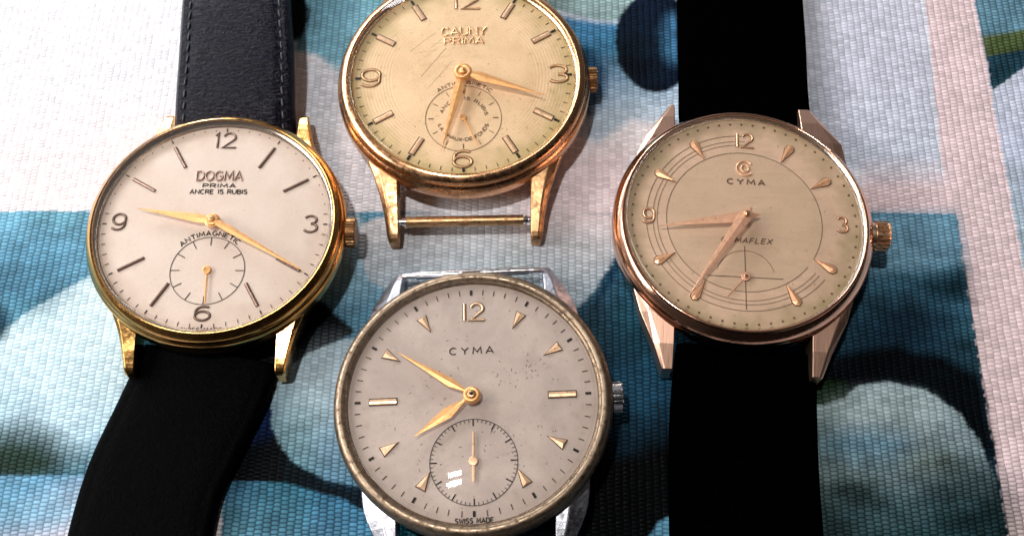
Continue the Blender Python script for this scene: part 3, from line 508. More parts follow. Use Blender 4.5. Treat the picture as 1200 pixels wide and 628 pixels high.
# ------------------------------------------------------------------ watches
def watch(label, pos, tilt, group=None):
    o = bpy.data.objects.new('wristwatch', None); C.objects.link(o); o.empty_display_size = .01
    o.location = [q*S for q in pos]; o.rotation_euler = [R(a) for a in tilt]
    o['label'] = label; o['category'] = 'watch'
    M = Matrix.Translation(Vector(pos)) @ Euler([R(a) for a in tilt]).to_matrix().to_4x4()
    return o, M.inverted()
def dome(r, z0, z1, n=12):                  # cap profile from centre (height z1) to rim (z0)
    h = z1-z0; rho = (r*r+h*h)/(2*h); am = math.asin(r/rho)
    return [(max(.02, rho*math.sin(am*i/n)), z1-rho+rho*math.cos(am*i/n)) for i in range(n+1)]
def crystal(par, r, zb, zr, zt, flat=None):
    mb = MB(); outer = dome(r-.25, zr, zt, 16); mb.lathe(outer, 160)
    mb.lathe([(r-.25, zr), (r-.06, zr-.1), (r, zr-.3)], 160); mb.lathe([(r, zr-.3), (r, zb)], 160)
    inner = dome(r-.8, zr-.45, zt-.75, 12); mb.lathe(inner[::-1], 160); mb.lathe([(r-.8, zb), (r-.8, zr-.45)], 160); mb.lathe([(r, zb), (r-.8, zb)], 160)
    return mb.build('crystal', CRY, par)
def lug(par, sx_, sy_, st, mat, bevel=.12, crease=.5, name='lug'):
    """st: stations (|y|, |x| inner, |x| outer, z top, z bottom, z outer-edge drop)"""
    mb = MB(); vs = []; fs = []
    for (y, xi, xo, zt, zb, dr) in st:
        xm = xi+(xo-xi)*crease
        vs += [(sx_*xi, sy_*y, zb), (sx_*xi, sy_*y, zt), (sx_*xm, sy_*y, zt), (sx_*xo, sy_*y, zt-dr), (sx_*(xo-.15), sy_*y, zb)]
    n_ = 5; flip = sx_*sy_ < 0
    def F(f): fs.append(tuple(reversed(f)) if flip else f)
    for k in range(len(st)-1):
        for i in range(n_):
            j = (i+1) % n_; F((k*n_+i, k*n_+j, (k+1)*n_+j, (k+1)*n_+i))
    F(tuple(reversed(range(n_)))); F(tuple((len(st)-1)*n_+i for i in range(n_)))
    mb.add(vs, fs); return mb.build(name, mat, par, bevel=bevel)
def lerp_st(st, n=4):                       # smooth the stations by Catmull-Rom
    P = [np.array(s) for s in st]; out = []
    for i in range(len(P)-1):
        p0, p1, p2, p3 = P[max(i-1, 0)], P[i], P[i+1], P[min(i+2, len(P)-1)]
        for k in range(n):
            t = k/n; out.append(tuple(.5*((2*p1)+(-p0+p2)*t+(2*p0-5*p1+4*p2-p3)*t*t+(-p0+3*p1-3*p2+p3)*t**3)))
    out.append(tuple(P[-1])); return out
def crown(par, x0, y, z, r, ln, mat, teeth=24, depth=.22, stem=True):
    mb = MB(); n = teeth*4; prof = []
    for (xx, rr, fl) in ((0, r*.9, 0), (.12, r, 1), (ln-.2, r, 1), (ln-.05, r*.93, 0), (ln, r*.85, 0)): prof.append((xx, rr, fl))
    vs = []
    for (xx, rr, fl) in prof:
        for i in range(n):
            a = 2*PI*i/n; q = rr-(depth if (i % 4) in (2, 3) else 0)*fl
            vs.append((x0+xx, y+q*math.cos(a), z+q*math.sin(a)))
    fs = []
    for k in range(len(prof)-1):
        for i in range(n): j = (i+1) % n; fs.append((k*n+i, k*n+j, (k+1)*n+j, (k+1)*n+i))
    fs.append(tuple(range(n))[::-1]); fs.append(tuple((len(prof)-1)*n+i for i in range(n)))
    mb.add(vs, fs)
    if stem: tubex(mb, x0-1.2, x0+.02, y, z, r*.86)
    o = mb.build('crown', mat, par)
    return o
def tubex(mb, x0, x1, y, z, r, n=20):
    vs = [(x, y+r*math.cos(2*PI*i/n), z+r*math.sin(2*PI*i/n)) for x in (x0, x1) for i in range(n)]
    mb.add(vs, [(i, (i+1) % n, n+(i+1) % n, n+i) for i in range(n)], True)
    mb.add(vs, [tuple(range(n))[::-1], tuple(range(n, 2*n))])
def spring_bar(par, y, z, hw, body, r, mat, tip):
    mb = MB(); tubex(mb, -body, body, y, z, r); mb2 = MB()
    o = mb.build('spring_bar', mat, par)
    for sx_ in (-1, 1):
        a, b = sorted((sx_*body, sx_*hw)); tubex(mb2, a, b, y, z, r*.62)
        a, b = sorted((sx_*(body+.25), sx_*(body+.5))); tubex(mb2, a, b, y, z, r*.85)
    mb2.build('bar_tip', tip, o); return o
def disc(mb, cx, cy, z0, z1, r, hole=0, n=32):
    mb.lathe([(r, z0), (r, z1)], n, True, cx, cy); mb.lathe([(max(hole, .01), z1), (r, z1)][::-1], n, False, cx, cy)
def hand(name, par, piv, tip, w, z, mat, ridge=.12, hub=.9, wpos=.18, neck=None, tail=None, hole=.0, tipw=.06, start=None):
    """tapering faceted hand; w = widest breadth, wpos = where along its length; tail = length behind the pivot"""
    mb = MB(); d = np.array(tip)-np.array(piv); L = np.linalg.norm(d); u = d/L; nrm = np.array([-u[1], u[0]]); P0 = np.array(piv, float)
    q = lambda a, b: tuple(P0+u*a+nrm*b)
    s0 = start if start is not None else 0
    a0 = -tail if tail else s0
    nk = (neck if neck is not None else w*.5)/2
    if tail: poly = [q(-tail, 0), q(wpos*L, -w/2), q(L, -tipw/2), q(L, tipw/2), q(wpos*L, w/2)]
    else: poly = [q(s0, -nk), q(wpos*L, -w/2), q(L, -tipw/2), q(L, tipw/2), q(wpos*L, w/2), q(s0, nk)]
    # two long facets meeting on a raised spine
    P = poly; n = len(P); z1 = z+.06
    vs = [(*p_, z) for p_ in P]+[(*p_, z1) for p_ in P]; sp0 = q(a0, 0); sp1 = q(wpos*L, 0); sp2 = q(L, 0)
    vs += [(*sp0, z1+(.02 if tail else ridge*.8)), (*sp1, z1+ridge), (*sp2, z1+.02)]; b = 2*n
    fs = [(i, (i+1) % n, n+(i+1) % n, n+i) for i in range(n)]+[tuple(range(n))[::-1]]
    if tail: fs += [(n+0, n+1, b+1, b), (n+1, n+2, b+2, b+1), (n+2, n+3, b+2), (n+3, n+4, b+1, b+2), (n+4, n+0, b, b+1)]
    else: fs += [(n+0, n+1, b+1, b), (n+1, n+2, b+2, b+1), (n+2, n+3, b+2), (n+3, n+4, b+1, b+2), (n+4, n+5, b, b+1), (n+5, n+0, b)]
    mb.add(vs, fs)
    if hub:
        mb.lathe([(max(hole, .02), z1+ridge*.6), (hub*.8, z1+ridge*.75), (hub, z1+ridge*.3), (hub, z-.02)], 36, True, piv[0], piv[1])
    return mb.build(name, mat, par, bevel=.02, segs=1)
def pivot(par, c, z0, z1, r, mat, name='hand_pivot', cap=None):
    mb = MB(); mb.lathe([(.02, z1), (r*.6, z1), (r*.95, z1-.06), (r, z1-.15), (r, z0)], 32, True, *c)
    o = mb.build(name, mat, par)
    if cap:
        m2 = MB(); m2.lathe([(.02, z1+.06), (cap[0]*.7, z1+.05), (cap[0], z1-.02)], 20, True, *c); m2.build('pivot_cap', cap[1], o)
    return o
def strap(par, Mi, st, mat, th=2.2, pad=.5, edge=.45, groove=0, name='strap', n=28):
    """st: world stations (x, y, z of the underside, width); swept piece of leather"""
    P = lerp_st(st, 6); mb = MB(); vs = []; fs = []; m_ = n+1; tops = []
    for i, (x, y, z, wd) in enumerate(P):
        a = P[max(0, i-1)]; b = P[min(len(P)-1, i+1)]; d = Vector((b[0]-a[0], b[1]-a[1], b[2]-a[2])).normalized()
        side = Vector((d.y, -d.x, 0)).normalized(); up = side.cross(d).normalized()
        row = []
        for k in range(m_):
            u = -1+2*k/n; e_ = (1-abs(u))*wd/2
            h = th+pad*math.sqrt(max(0, 1-u*u*.98))
            if groove: h -= groove*math.exp(-((e_-1.5)/.28)**2)
            h -= edge*max(0, 1-e_/.5)**2
            row.append(Vector((x, y, z))+side*(u*wd/2)+up*h)
        tops.append((row, side, up, d)); vs += row
        vs += [Vector((x, y, z))+side*(wd/2-.1), Vector((x, y, z))-side*(wd/2-.1)]
    tot = m_+2
    for i in range(len(P)-1):
        for k in range(tot):
            j = (k+1) % tot; fs.append((i*tot+k, i*tot+j, (i+1)*tot+j, (i+1)*tot+k))
    fs.append(tuple(range(tot))); fs.append(tuple((len(P)-1)*tot+k for k in reversed(range(tot))))
    mb.add([tuple(Mi @ v) for v in vs], fs, True)
    # keep the end faces flat
    mb.sm[-1] = mb.sm[-2] = False
    o = mb.build(name, mat, par); return o, tops
def stitches(par, Mi, tops, off, mat, step=1.75, ln=1.25, r=.2):
    for sgn in (-1, 1):
        mb = MB(); pts = []
        for row, side, up, d in tops:
            n = len(row)-1; L = (row[-1]-row[0]).length; k = off/L*n; k = k if sgn < 0 else n-k
            i = int(k); f = k-i; pts.append((row[i].lerp(row[min(i+1, n)], f), side, up))
        acc = 0.6
        for i in range(len(pts)-1):
            a, s1, u1 = pts[i]; b = pts[i+1][0]; L = (b-a).length; t = (b-a)/max(L, 1e-6)
            while acc < L:
                c = a+t*acc+u1*.0+s1*random.uniform(-.05, .05); tt = (t+s1*sgn*-.12).normalized(); sd = u1.cross(tt)
                vs = []; rings = 7; m_ = 8
                for q in range(rings):
                    ph = PI*q/(rings-1); xx = -math.cos(ph)*ln/2; rr = r*math.sin(ph)**.6+.005
                    for w_ in range(m_):
                        an = 2*PI*w_/m_; vs.append(c+tt*xx+sd*rr*math.cos(an)+u1*(rr*math.sin(an)-.02))
                fs = [(q*m_+w_, q*m_+(w_+1) % m_, (q+1)*m_+(w_+1) % m_, (q+1)*m_+w_) for q in range(rings-1) for w_ in range(m_)]
                mb.add([tuple(Mi @ v) for v in vs], fs, True); acc += step
            acc -= L
        mb.build('stitching', mat, par)
def numeral(par, s, cx, cy, wd, ht, lw, mat, z=.02, t=.1, ridge=.07):
    mb = MB()
    if s == '12' or s == '12f': pls = num('1f' if s == '12f' else '1', cx-wd*.36, cy, wd*.28, ht)+num('2', cx+wd*.18, cy, wd*.6, ht)
    else: pls = num(s, cx, cy, wd, ht)
    for pl in pls: mb.ribbon(pl, lw*.8, z, z+t, ridge=ridge)
    mb.cur = 1                              # wider dark outline below the figure: its edge shadow, painted as colour
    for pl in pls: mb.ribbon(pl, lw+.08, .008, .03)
    return mb.build('numeral', [mat, EDGE_SHADE], par)
def dial(par, r, mat):
    mb = MB(); mb.lathe([(r, 0), (r, -.5), (.02, -.5)], 128, False); mb.lathe([(.02, 0), (r*.5, 0), (r, 0)], 128, True)
    return mb.build('dial', mat, par)

# ============ 1: yellow gold watch, silvered dial, both straps (left)
o, Mi = watch('yellow gold watch with pale silvered dial, brown baton markers and black leather strap', (-38.65, 3.14, 7.0), (-1.44, .57, .12))
mb = MB()
mb.lathe([(16.1, -.3), (16.75, -.7), (16.9, -1.2)]); mb.lathe([(16.9, -1.2), (16.95, -2.6), (16.6, -3.6)]); mb.lathe([(16.6, -3.6), (15.4, -4.2), (14.2, -5.3), (13.6, -6.3)]); mb.lathe([(13.6, -6.3), (.02, -6.4)])
mb.build('case', GOLD, o)
mb = MB(); mb.lathe([(15.42, 0), (15.42, .8)]); mb.lathe([(15.42, .8), (15.52, .98), (15.72, 1.0)]); mb.lathe([(15.72, 1.0), (16.2, .62), (16.5, .1)]); mb.lathe([(16.5, .1), (16.62, -.45), (16.4, -.75)])
mb.build('bezel', GOLD, o)
mb = MB(); mb.lathe([(14.75, .02), (14.95, .42), (15.3, .62)]); mb.lathe([(15.3, .62), (15.42, .62)]); mb.build('inner_rim', RIM, o)
for sx_ in (-1, 1):
    for sy_ in (-1, 1):
        st = [(9.0, 8.8, 13.6, -1.3, -4.4, .3), (11.4, 8.85, 12.35, -1.6, -5.0, .4), (14.2, 8.85, 11.2, -2.3, -5.8, .4), (17.4, 8.85, 10.4, -3.0, -6.5, .3), (18.9, 8.85, 10.1, -3.5, -6.6, .2), (19.3, 8.9, 9.9, -4.2, -6.6, .2)]
        lug(o, sx_, sy_, lerp_st(st, 3), GOLD, .14, .82)
crown(o, 16.75, 0.05, -2.5, 2.0, 1.3, DULL, 28, .14)
d = dial(o, 15.4, D_DOG)
mb = MB()
for i in range(60):
    a = 6*i
    if i % 5 == 0: radial(mb, 14.05, 14.6, a, .17)
    elif 14 <= i <= 46: radial(mb, 14.05, 14.6, a, .085)
    else: disc(mb, *pol(14.35, a), .0, .05, .08, n=10)
mb.build('minute_track', INK, d)
for h in (1, 2, 4, 5, 7, 8, 10, 11):
    mb = MB(); radial(mb, 9.8, 13.35, 30*h, .36, .02, .14, ridge=.1); mb.cur = 1; radial(mb, 9.74, 13.41, 30*h, .5, .008, .02); mb.build('hour_marker', [NUMB, EDGE_SHADE], d)
numeral(d, '12f', -.05, 12.7, 3.1, 2.3, .28, NUMB); numeral(d, '3', 12.45, .05, 1.9, 2.35, .28, NUMB)
numeral(d, '9', -12.5, .3, 1.9, 2.35, .28, NUMB); numeral(d, '6', -.05, -12.6, 2.2, 1.9, .28, NUMB)
mb = MB(); text(mb, 'DOGMA', (-.2, 6.5), 1.35, sp=.2, lw=.24, t=.12, width=6.0, z=.02, ridge=.05); mb.build('brand_lettering', NUMB, d)
mb = MB(); text(mb, 'PRIMA', (-.1, 5.45), .55, lw=.12, width=4.3); text(mb, 'ANCRE 15 RUBIS', (-.1, 4.5), .6, lw=.12, width=7.5)
text(mb, 'SWISS MADE', (0, -15.0), .5, lw=.07, width=5.2); mb.build('lettering', INK, d)
mb = MB(); text(mb, 'ANTIMAGNETIC', None, .62, lw=.12, width=7.9, arc_=(-.19, -6.66, 5.0, -2, False)); mb.build('lettering', INK, d)
mb = MB(); ring(mb, 4.72, .075, cx=-.19, cy=-6.66)
for k in range(12): radial(mb, 3.55, 4.65, 30*k, .1, cx=-.19, cy=-6.66)
mb.build('seconds_subdial', INK, d)
hand('hour_hand', o, (-.1, 0), (-10.04, 1.75), 1.3, 1.0, HAND, hub=1.0, wpos=.2, neck=.9)
hand('minute_hand', o, (-.1, 0), (12.28, -7.27), 1.0, 1.32, HAND, hub=.85, wpos=.2, neck=.8)
pivot(o, (-.1, 0), .0, 1.75, .42, HAND, cap=(.22, NUMB))
hand('seconds_hand', o, (-.19, -6.66), (.1, -11.3), .26, .3, HAND, ridge=.03, hub=.55, wpos=.1, neck=.26, tipw=.2)
crystal(o, 15.38, .64, 1.45, 3.0)
s_, tp = strap(o, Mi, [(-38.6, 19.3, 2.0, 16.9), (-38.75, 23.5, 3.4, 16.6), (-39.0, 30, 4.6, 16.2), (-39.7, 38, 5.2, 15.6), (-40.5, 48, 5.2, 15.2), (-41.2, 62, 4.5, 15), (-42, 85, 1.5, 15), (-43, 105, .1, 15)], L_NAVY, 1.7, 1.2, .6, .5)
stitches(s_, Mi, tp, 1.5, THREAD)
s_, tp = strap(o, Mi, [(-38.9, -12.9, .5, 17.2), (-39.5, -16, .35, 17.9), (-41.6, -22, .1, 17.6), (-43.9, -29, .1, 17.2), (-44.9, -37, .1, 17.2), (-45.6, -50, .1, 16.8), (-46, -75, .1, 16)], L_BLACK, 1.6, .9, .5, .35)


# ============ 2: worn gold watch, champagne dial, no strap (top centre)
o, Mi = watch('strapless worn gold watch with scratched champagne dial, between the two black straps', (-6.76, 26.22, 6.5), (.13, -.44, 1.03))
mb = MB()
mb.lathe([(17.0, -.2), (17.55, -.6), (17.7, -1.2)]); mb.lathe([(17.7, -1.2), (17.75, -2.4), (17.3, -3.6)]); mb.lathe([(17.3, -3.6), (16.2, -4.0), (15, -4.8), (14, -6.1)]); mb.lathe([(14, -6.1), (.02, -6.2)])
mb.build('case', GOLDW, o)
mb = MB(); mb.lathe([(15.92, 0), (15.92, .75)]); mb.lathe([(15.92, .75), (16.0, .95), (16.2, 1.0)]); mb.lathe([(16.2, 1.0), (16.75, .85), (17.1, .4), (17.25, -.1), (17.15, -.5)])
mb.build('bezel', GOLDW, o)
mb = MB(); mb.lathe([(15.35, .02), (15.5, .4), (15.92, .6)]); mb.build('inner_rim', RIMG, o)
for sx_ in (-1, 1):
    for sy_ in (-1, 1):
        st = [(8.5, 9.1, 14.9, -1.0, -3.6, .5), (12.0, 9.0, 13.2, -1.4, -4.6, .6), (15.6, 9.0, 11.9, -1.9, -5.2, .6), (19.0, 8.9, 11.0, -2.7, -5.9, .6), (22.3, 8.85, 10.5, -3.6, -6.2, .5), (23.3, 8.9, 10.2, -4.3, -6.2, .3)]
        lug(o, sx_, sy_, lerp_st(st, 3), BRASS if sy_ < 0 else GOLDW, .25, .7)
crown(o, 17.5, 1.0, -2.9, 1.8, 1.35, DULL, 22, .2)
spring_bar(o, -20.6, -3.6, 9.0, 7.9, .72, BRASS, STEEL); spring_bar(o, 20.6, -3.6, 9.0, 7.9, .72, BRASS, STEEL)
d = dial(o, 15.9, D_CAU)
mb = MB()
for i in range(60):
    a = 6*i
    if i % 5 == 0: radial(mb, 14.3, 15.1, a, .34, .02, .1)
    else: radial(mb, 14.45, 15.05, a, .09)
mb.build('minute_track', INK, d)
for h in (1, 2, 4, 5, 7, 8, 10, 11):
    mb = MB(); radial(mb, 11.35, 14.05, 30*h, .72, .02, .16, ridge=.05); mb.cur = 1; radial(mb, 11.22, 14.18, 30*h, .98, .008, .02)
    mb.build('hour_marker', [NUMS, EDGE_SHADE], d)
numeral(d, '12f', .3, 12.9, 4.2, 2.7, .42, NUMG); numeral(d, '3a', 13.2, .2, 2.7, 2.7, .42, NUMG)
numeral(d, '9', -12.95, .1, 2.9, 2.8, .42, NUMG); numeral(d, '6', -.05, -13.1, 2.8, 2.5, .42, NUMG)
mb = MB(); text(mb, 'CAUNY', (.1, 7.0), 1.25, sp=.2, lw=.32, t=.12, width=6.3, ridge=.05, z=.02); text(mb, 'PRIMA', (.1, 5.5), 1.05, sp=.22, lw=.28, t=.1, width=5.5, ridge=.05, z=.02)
mb.build('brand_lettering', NUMG, d)
c_ = (-.02, -6.72)
mb = MB(); text(mb, 'ANTIMAGNETIC', None, .5, lw=.085, width=7.9, arc_=(*c_, 5.5, 2, False)); text(mb, 'SWISS MADE', (0, -15.75), .45, lw=.09, width=5.6)
text(mb, 'ANCRE 15 RUBIS', None, .46, lw=.08, width=8.0, arc_=(*c_, 2.95, 4, False))
text(mb, '.LA CHAUX-DE-FONDS.', None, .46, lw=.08, width=9.6, arc_=(*c_, 3.6, 180, True)); mb.build('lettering', INKB, d)
mb = MB(); ring(mb, 5.2, .07, cx=c_[0], cy=c_[1])
for k in range(12): radial(mb, 4.05, 4.8, 30*k, .13 if k % 3 == 0 else .07, cx=c_[0], cy=c_[1])
mb.build('seconds_subdial', INKB, d)
hand('hour_hand', o, (0, 0), (-2.9, -12.2), 1.5, 1.0, HAND, hub=0, wpos=.2, neck=1.0, start=.9)
hand('minute_hand', o, (0, 0), (11.35, -4.19), 1.5, 1.32, HAND, hub=0, wpos=.2, neck=.9, start=1.2)
mb = MB(); mb.lathe([(.62, 1.5), (.8, 1.62), (1.15, 1.6), (1.25, 1.4), (1.25, .9)], 40); mb.build('hand_collar', HAND, o)
pivot(o, (0, 0), 0, 1.75, .5, HAND, cap=(.3, BRASS))
hand('seconds_hand', o, c_, (1.97, -11.04), .28, .3, HAND, ridge=.03, hub=.45, wpos=.1, neck=.28, tipw=.16)
cr = crystal(o, 15.88, .62, 1.5, 3.45)
SCR = plain('worn_scratch', (.38, .25, .13), .6)
def zc(x, y, r=15.63, z0=1.5, z1=3.45):
    h = z1-z0; rho = (r*r+h*h)/(2*h); return z1-rho+math.sqrt(rho*rho-x*x-y*y)
mb = MB()
for pts in ([(-7.2, 2.2), (-5.2, 4.0), (-3.6, 5.2)], [(-4.4, 2.6), (-3.2, 3.6), (-1.8, 5.0)], [(-5.6, -2.0), (-3.6, .6), (-2.2, 2.5)], [(-2.2, 4.7), (0, 4.9)], [(-4.2, 3.3), (-2.4, 3.4)], [(-1.6, 3.0), (1.0, 3.1), (2.6, 3.0)], [(-6.6, 1.9), (-3.4, 2.2)], [(-.4, 4.0), (1.4, 4.2)]):
    w_ = random.uniform(.06, .14)
    for a, b in zip(pts, pts[1:]):
        dx, dy = b[0]-a[0], b[1]-a[1]; L = math.hypot(dx, dy); nx_, ny_ = -dy/L*w_/2, dx/L*w_/2
        vs = [(a[0]+nx_, a[1]+ny_, zc(*a)+.02), (a[0]-nx_, a[1]-ny_, zc(*a)+.02), (b[0]-nx_, b[1]-ny_, zc(*b)+.02), (b[0]+nx_, b[1]+ny_, zc(*b)+.02)]
        mb.add(vs, [(0, 1, 2, 3)])
mb.build('scratch', SCR, cr)

# ============ 3: steel watch with tarnished bezel, grey dial (bottom centre)
o, Mi = watch('steel watch with tarnished brown bezel, grey dial and gold triangle markers, at the bottom centre', (-4.78, -20.31, 7.0), (-2.31, -2.35, 1.83))
mb = MB(); mb.lathe([(16.6, -.6), (16.75, -1.4)]); mb.lathe([(16.75, -1.4), (16.7, -3.2), (16.2, -3.9)]); mb.lathe([(16.2, -3.9), (14.6, -4.6), (13.4, -6.1)]); mb.lathe([(13.4, -6.1), (.02, -6.2)])
mb.build('case', CHROME, o)
mb = MB(); mb.lathe([(15.5, 0), (15.5, .55)]); mb.lathe([(15.5, .55), (15.62, .8), (16.0, .95), (16.5, .75), (16.85, .25), (17.0, -.4), (16.95, -1.1), (16.7, -1.4)])
mb.build('bezel', TARN, o)
mb = MB(); mb.lathe([(15.15, .02), (15.25, .3), (15.5, .4)]); mb.build('inner_rim', TARN, o)
for sx_ in (-1, 1):
    for sy_ in (-1, 1):
        st = [(9.5, 9.3, 13.7, -1.5, -4.6, .9), (12.8, 9.3, 13.3, -1.7, -5.2, 1.0), (15.6, 9.3, 12.1, -2.2, -5.8, 1.0), (17.6, 9.2, 11.0, -2.9, -6.1, .7), (19.1, 9.1, 10.2, -3.8, -6.1, .3)]
        lug(o, sx_, sy_, lerp_st(st, 3), CHROME, .15, .45)
crown(o, 16.95, .15, -2.3, 1.9, 1.4, STEEL, 20, .36)
spring_bar(o, 18.3, -3.1, 9.2, 7.4, .55, STEEL, STEEL); spring_bar(o, -18.3, -3.1, 9.2, 7.4, .55, STEEL, STEEL)
d = dial(o, 15.45, D_CYB)
mb = MB()
for i in range(60):
    a = 6*i
    if i % 5 == 0: radial(mb, 13.65, 14.35, a, .32)
    else: radial(mb, 13.7, 14.4, a+random.uniform(-.3, .3), .095)
mb.build('minute_track', INK, d)
for h in (1, 2, 4, 5, 7, 8, 10, 11):
    mb = MB(); p0, pa, pb = pol(10.35, 30*h), pol(12.5, 30*h-2.6), pol(12.5, 30*h+2.6)
    mb.prism([p0, pa, pb], .02, .16, (pol(10.6, 30*h), pol(12.3, 30*h), .14))
    mb.cur = 1; mb.prism([pol(10.1, 30*h), pol(12.62, 30*h-3.3), pol(12.62, 30*h+3.3)], .008, .02); mb.build('hour_marker', [NUMS, EDGE_SHADE], d)
for sg in (-1, 1):
    mb = MB(); radial(mb, 9.25, 12.5, sg*90, .72, .02, .2, ridge=.04); mb.cur = 1; radial(mb, 9.13, 12.62, sg*90, .98, .008, .02); mb.build('hour_marker', [NUMS, EDGE_SHADE], d)
numeral(d, '12', .2, 11.35, 3.0, 2.3, .42, NUMS)
mb = MB(); text(mb, 'CYMA', (-.05, 5.75), .85, lw=.13, width=5.4, sp=.5); mb.build('brand_lettering', INK, d)
mb = MB(); text(mb, 'SWISS MADE', (0, -15.05), .55, lw=.13, width=4.4, sp=.3); mb.build('lettering', INK, d)
c_ = (.02, -7.85); mb = MB(); ring(mb, 5.2, .07, cx=c_[0], cy=c_[1])
for k in range(60): radial(mb, 4.35 if k % 5 == 0 else 4.8, 5.15, 6*k, .15 if k % 5 == 0 else .06, cx=c_[0], cy=c_[1])
mb.build('seconds_subdial', INK, d)
hand('hour_hand', o, (0, 0), (-6.93, -4.83), 1.5, 1.0, HAND, hub=0, wpos=.42, neck=.35, start=.8)
hand('minute_hand', o, (0, 0), (-8.99, 5.83), 1.15, 1.32, HAND, hub=0, wpos=.28, neck=.35, start=.8)
mb = MB(); mb.lathe([(.5, 1.5), (.7, 1.62), (.95, 1.55), (1.08, 1.3), (1.08, .9)], 40); mb.build('hand_collar', HAND, o)
pivot(o, (0, 0), 0, 1.7, .55, BRASS, cap=(.25, INK))
hand('seconds_hand', o, c_, (.05, -4.3), .32, .3, NUMS, ridge=.04, hub=.55, wpos=.1, neck=.32, tipw=.26)
hand('seconds_tail', o, c_, (.0, -10.3), .4, .28, NUMS, ridge=.03, hub=0, wpos=.5, neck=.3, tipw=.3)
crystal(o, 15.48, .42, 1.25, 2.9)
mb = MB(); g_ = random.Random(11)           # flecks where the lacquer has lifted
for cx, cy, n_, sp_ in ((4.5, 2.6, 16, 1.8), (6.5, 3.4, 8, 1.2), (-4, 2.5, 12, 3.5), (-1, -4.5, 9, 2.5), (3, -6, 10, 2.2), (-8, -3, 7, 3), (8, 5, 8, 3), (0, 3, 14, 6), (0, 8.5, 7, 5), (-5, -9, 8, 2.5), (9, -4, 6, 2)):
    for _ in range(n_):
        x, y = cx+g_.gauss(0, sp_*.6), cy+g_.gauss(0, sp_*.5)
        if math.hypot(x, y) > 14 or math.hypot(x, y) < 1.6: continue
        if g_.random() < .25: a = g_.uniform(0, PI); mb.ribbon([(x, y), (x+.4*math.cos(a), y+.4*math.sin(a))], .07, .01, .02)
        else: disc(mb, x, y, 0, .02, g_.uniform(.04, .095), n=7)
mb.build('lacquer_fleck', INKG, d)
s_, tp = strap(o, Mi, [(-4.1, -37.2, 1.6, 16.4), (-4.0, -40, 1.2, 16.8), (-3.8, -46, .2, 16.8), (-3.5, -60, .1, 16.5), (-3, -80, .1, 16)], L_BLACK, 1.8, .6, .4, .1)

# ============ 4: rose gold watch, tan dial, suede straps (right)
o, Mi = watch('rose gold watch with tan dial, teardrop markers and wide black suede straps, at the right', (29.98, 3.17, 8.0), (-.09, -.75, -3.72))
mb = MB(); mb.lathe([(16.3, -.6), (16.75, -1.2)]); mb.lathe([(16.75, -1.2), (16.9, -1.5), (16.9, -3.2), (16.5, -3.9)]); mb.lathe([(16.5, -3.9), (14.8, -4.8), (13.6, -7.2)]); mb.lathe([(13.6, -7.2), (.02, -7.3)])
mb.build('case', ROSE, o)
mb = MB(); mb.lathe([(15.42, 0), (15.42, .75)]); mb.lathe([(15.42, .75), (15.55, .9), (15.75, .8)]); mb.lathe([(15.75, .8), (15.8, .45)]); mb.lathe([(15.8, .45), (16.35, .0), (16.75, -.7)]); mb.lathe([(16.75, -.7), (16.8, -1.15)])
mb.build('bezel', ROSE, o)
mb = MB(); mb.lathe([(15.0, .02), (15.15, .4), (15.42, .6)]); mb.build('inner_rim', RIM, o)
for sx_ in (-1, 1):
    for sy_ in (-1, 1):
        st = [(9.0, 8.6, 14.1, -1.3, -4.2, .15), (12.6, 8.6, 13.0, -1.7, -5.2, .35), (16.5, 8.6, 11.2, -2.5, -6.3, .5), (19.6, 8.65, 10.0, -3.5, -7.0, .3)]
        if sy_ > 0 and sx_ < 0: st = [(9.0, 8.6, 14.2, -1.2, -4.2, .15), (13.2, 8.6, 12.7, -1.6, -5.2, .3), (16.8, 8.6, 10.6, -2.5, -6.3, .3), (19.4, 8.5, 9.2, -3.5, -7.0, .3)]
        elif sy_ > 0: st = [(9.0, 8.6, 14.3, -1.2, -4.2, .15), (13.2, 8.6, 13.9, -1.6, -5.2, .3), (16.8, 8.6, 12.0, -2.5, -6.3, .4), (19.6, 8.65, 10.4, -3.5, -7.0, .3)]
        lug(o, sx_, sy_, st, ROSES, .13, .75)
crown(o, 17.25, -.1, -2.3, 2.05, 1.8, PALE, 20, .42)
d = dial(o, 15.4, D_CYR)
mb = MB()
for i in range(60):
    x, y = pol(14.4, 6*i); disc(mb, x, y, 0, .04, .16, n=12)
    if 28 <= i <= 36: mb.box((*pol(14.85, 6*i), .03), (.35, .06, .03), R(-6*i))
mb.build('minute_track', INKB, d)
mb = MB()
for r_, l_ in ((10.0, .07), (11.2, .06), (11.75, .06), (12.6, .07)):
    arcline(mb, r_, 128, 362 if r_ > 10.5 else 480, l_)
arcline(mb, 3.7, -75, 75, .05, cx=0, cy=-8); mb.build('chapter_rings', INKG, d)
for h in (1, 2, 4, 5, 7, 8, 10, 11):
    a = 30*h; w1 = 1
    poly = [pol(10.2, a), pol(12.5, a-2.6), pol(13.0, a-1.9), pol(13.25, a), pol(13.0, a+1.9), pol(12.5, a+2.6)]
    mb = MB(); mb.prism(poly, .02, .14, (pol(10.5, a), pol(12.7, a), .13))
    mb.cur = 1; mb.prism([pol(10.05, a), pol(12.5, a-3.1), pol(13.05, a-2.4), pol(13.35, a), pol(13.05, a+2.4), pol(12.5, a+3.1)], .008, .02); mb.build('hour_marker', [NUMC, EDGE_SHADE], d)
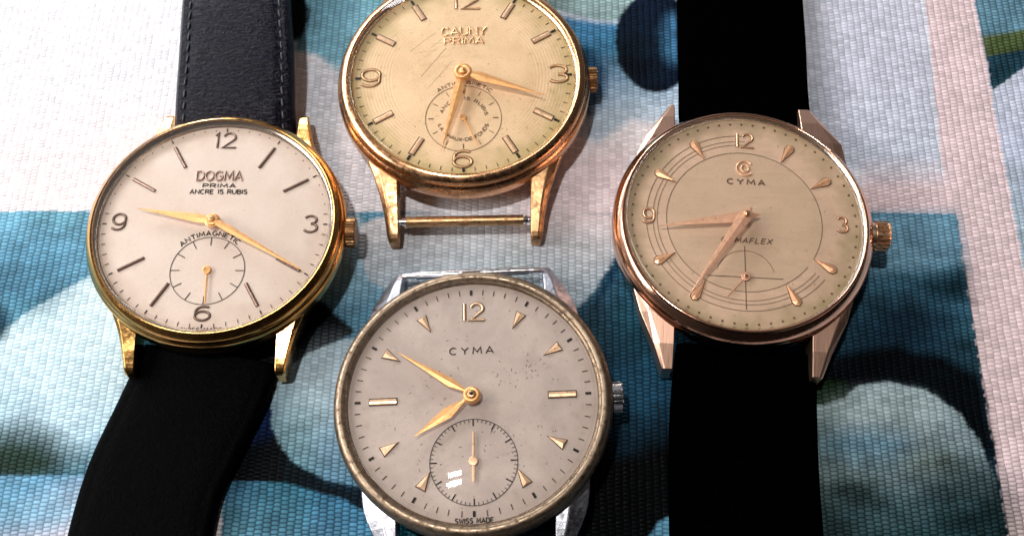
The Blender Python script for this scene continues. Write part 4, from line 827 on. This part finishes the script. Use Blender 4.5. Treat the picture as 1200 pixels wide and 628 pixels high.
numeral(d, '12', .3, 11.9, 2.6, 2.1, .3, NUMC); numeral(d, '3', 12.6, .1, 1.45, 2.1, .3, NUMC); numeral(d, '9', -12.3, .0, 1.6, 2.1, .3, NUMC)
mb = MB(); mb.ribbon([pol(1.08, 130+i*10, .3, 7.65) for i in range(28+1)], .26, .02, .12, ridge=.05)
mb.ribbon([pol(.5, i*20, .3, 7.65) for i in range(18)], .26, .02, .12, closed=True, ridge=.05); mb.build('emblem', NUMC, d)
mb = MB(); text(mb, 'CYMA', (.4, 5.3), .72, lw=.16, width=4.9, sp=.45); mb.build('brand_lettering', INKB, d)
mb = MB(); text(mb, 'CYMAFLEX', (.2, -3.2), .68, lw=.12, width=6.4, shear=.3, sp=.35); mb.build('lettering', INKB, d)
mb = MB(); mb.box((0, -8.05, .03), (.1, 8.7, .03)); mb.box((0, -8.0, .04), (9.5, .09, .03)); mb.build('seconds_subdial', INKB, d)
hand('hour_hand', o, (0, 0), (-11.13, -2.0), 1.7, 1.2, HANDR, hub=0, wpos=.0, tail=2.0, ridge=.16)
hand('minute_hand', o, (0, 0), (-7.32, -11.61), 1.75, 1.62, HANDR, hub=0, wpos=.0, tail=1.5, ridge=.16)
pivot(o, (0, 0), 0, 2.2, .42, BRASS, cap=(.25, ROSE))
hand('seconds_hand', o, (0, -8), (-2.35, -10.85), .2, .3, HANDR, ridge=.02, hub=.6, wpos=.1, neck=.2, tipw=.14)
pivot(o, (0, -8), .3, .55, .28, HANDR, 'seconds_pivot', cap=(.2, INKB))
crystal(o, 15.4, .62, 1.5, 3.35)
strap(o, Mi, [(32.5, 18.6, 1.6, 17.3), (32.7, 21.5, 1.7, 18.3), (33.2, 28, 1.0, 18.4), (33.8, 36, .5, 18.7), (34.4, 46, .2, 18.8), (35.5, 60, .1, 18.8), (38, 95, .1, 18)], L_SUEDE, 1.9, .6, .4)
strap(o, Mi, [(29.9, -12.6, 1.0, 17.6), (29.6, -15.5, .9, 18.0), (29.0, -21, .5, 18.3), (28.5, -28, .1, 18.4), (28.1, -37, .1, 18.4), (27.6, -50, .1, 18.4), (27, -75, .1, 18)], L_SUEDE, 1.9, .6, .4)
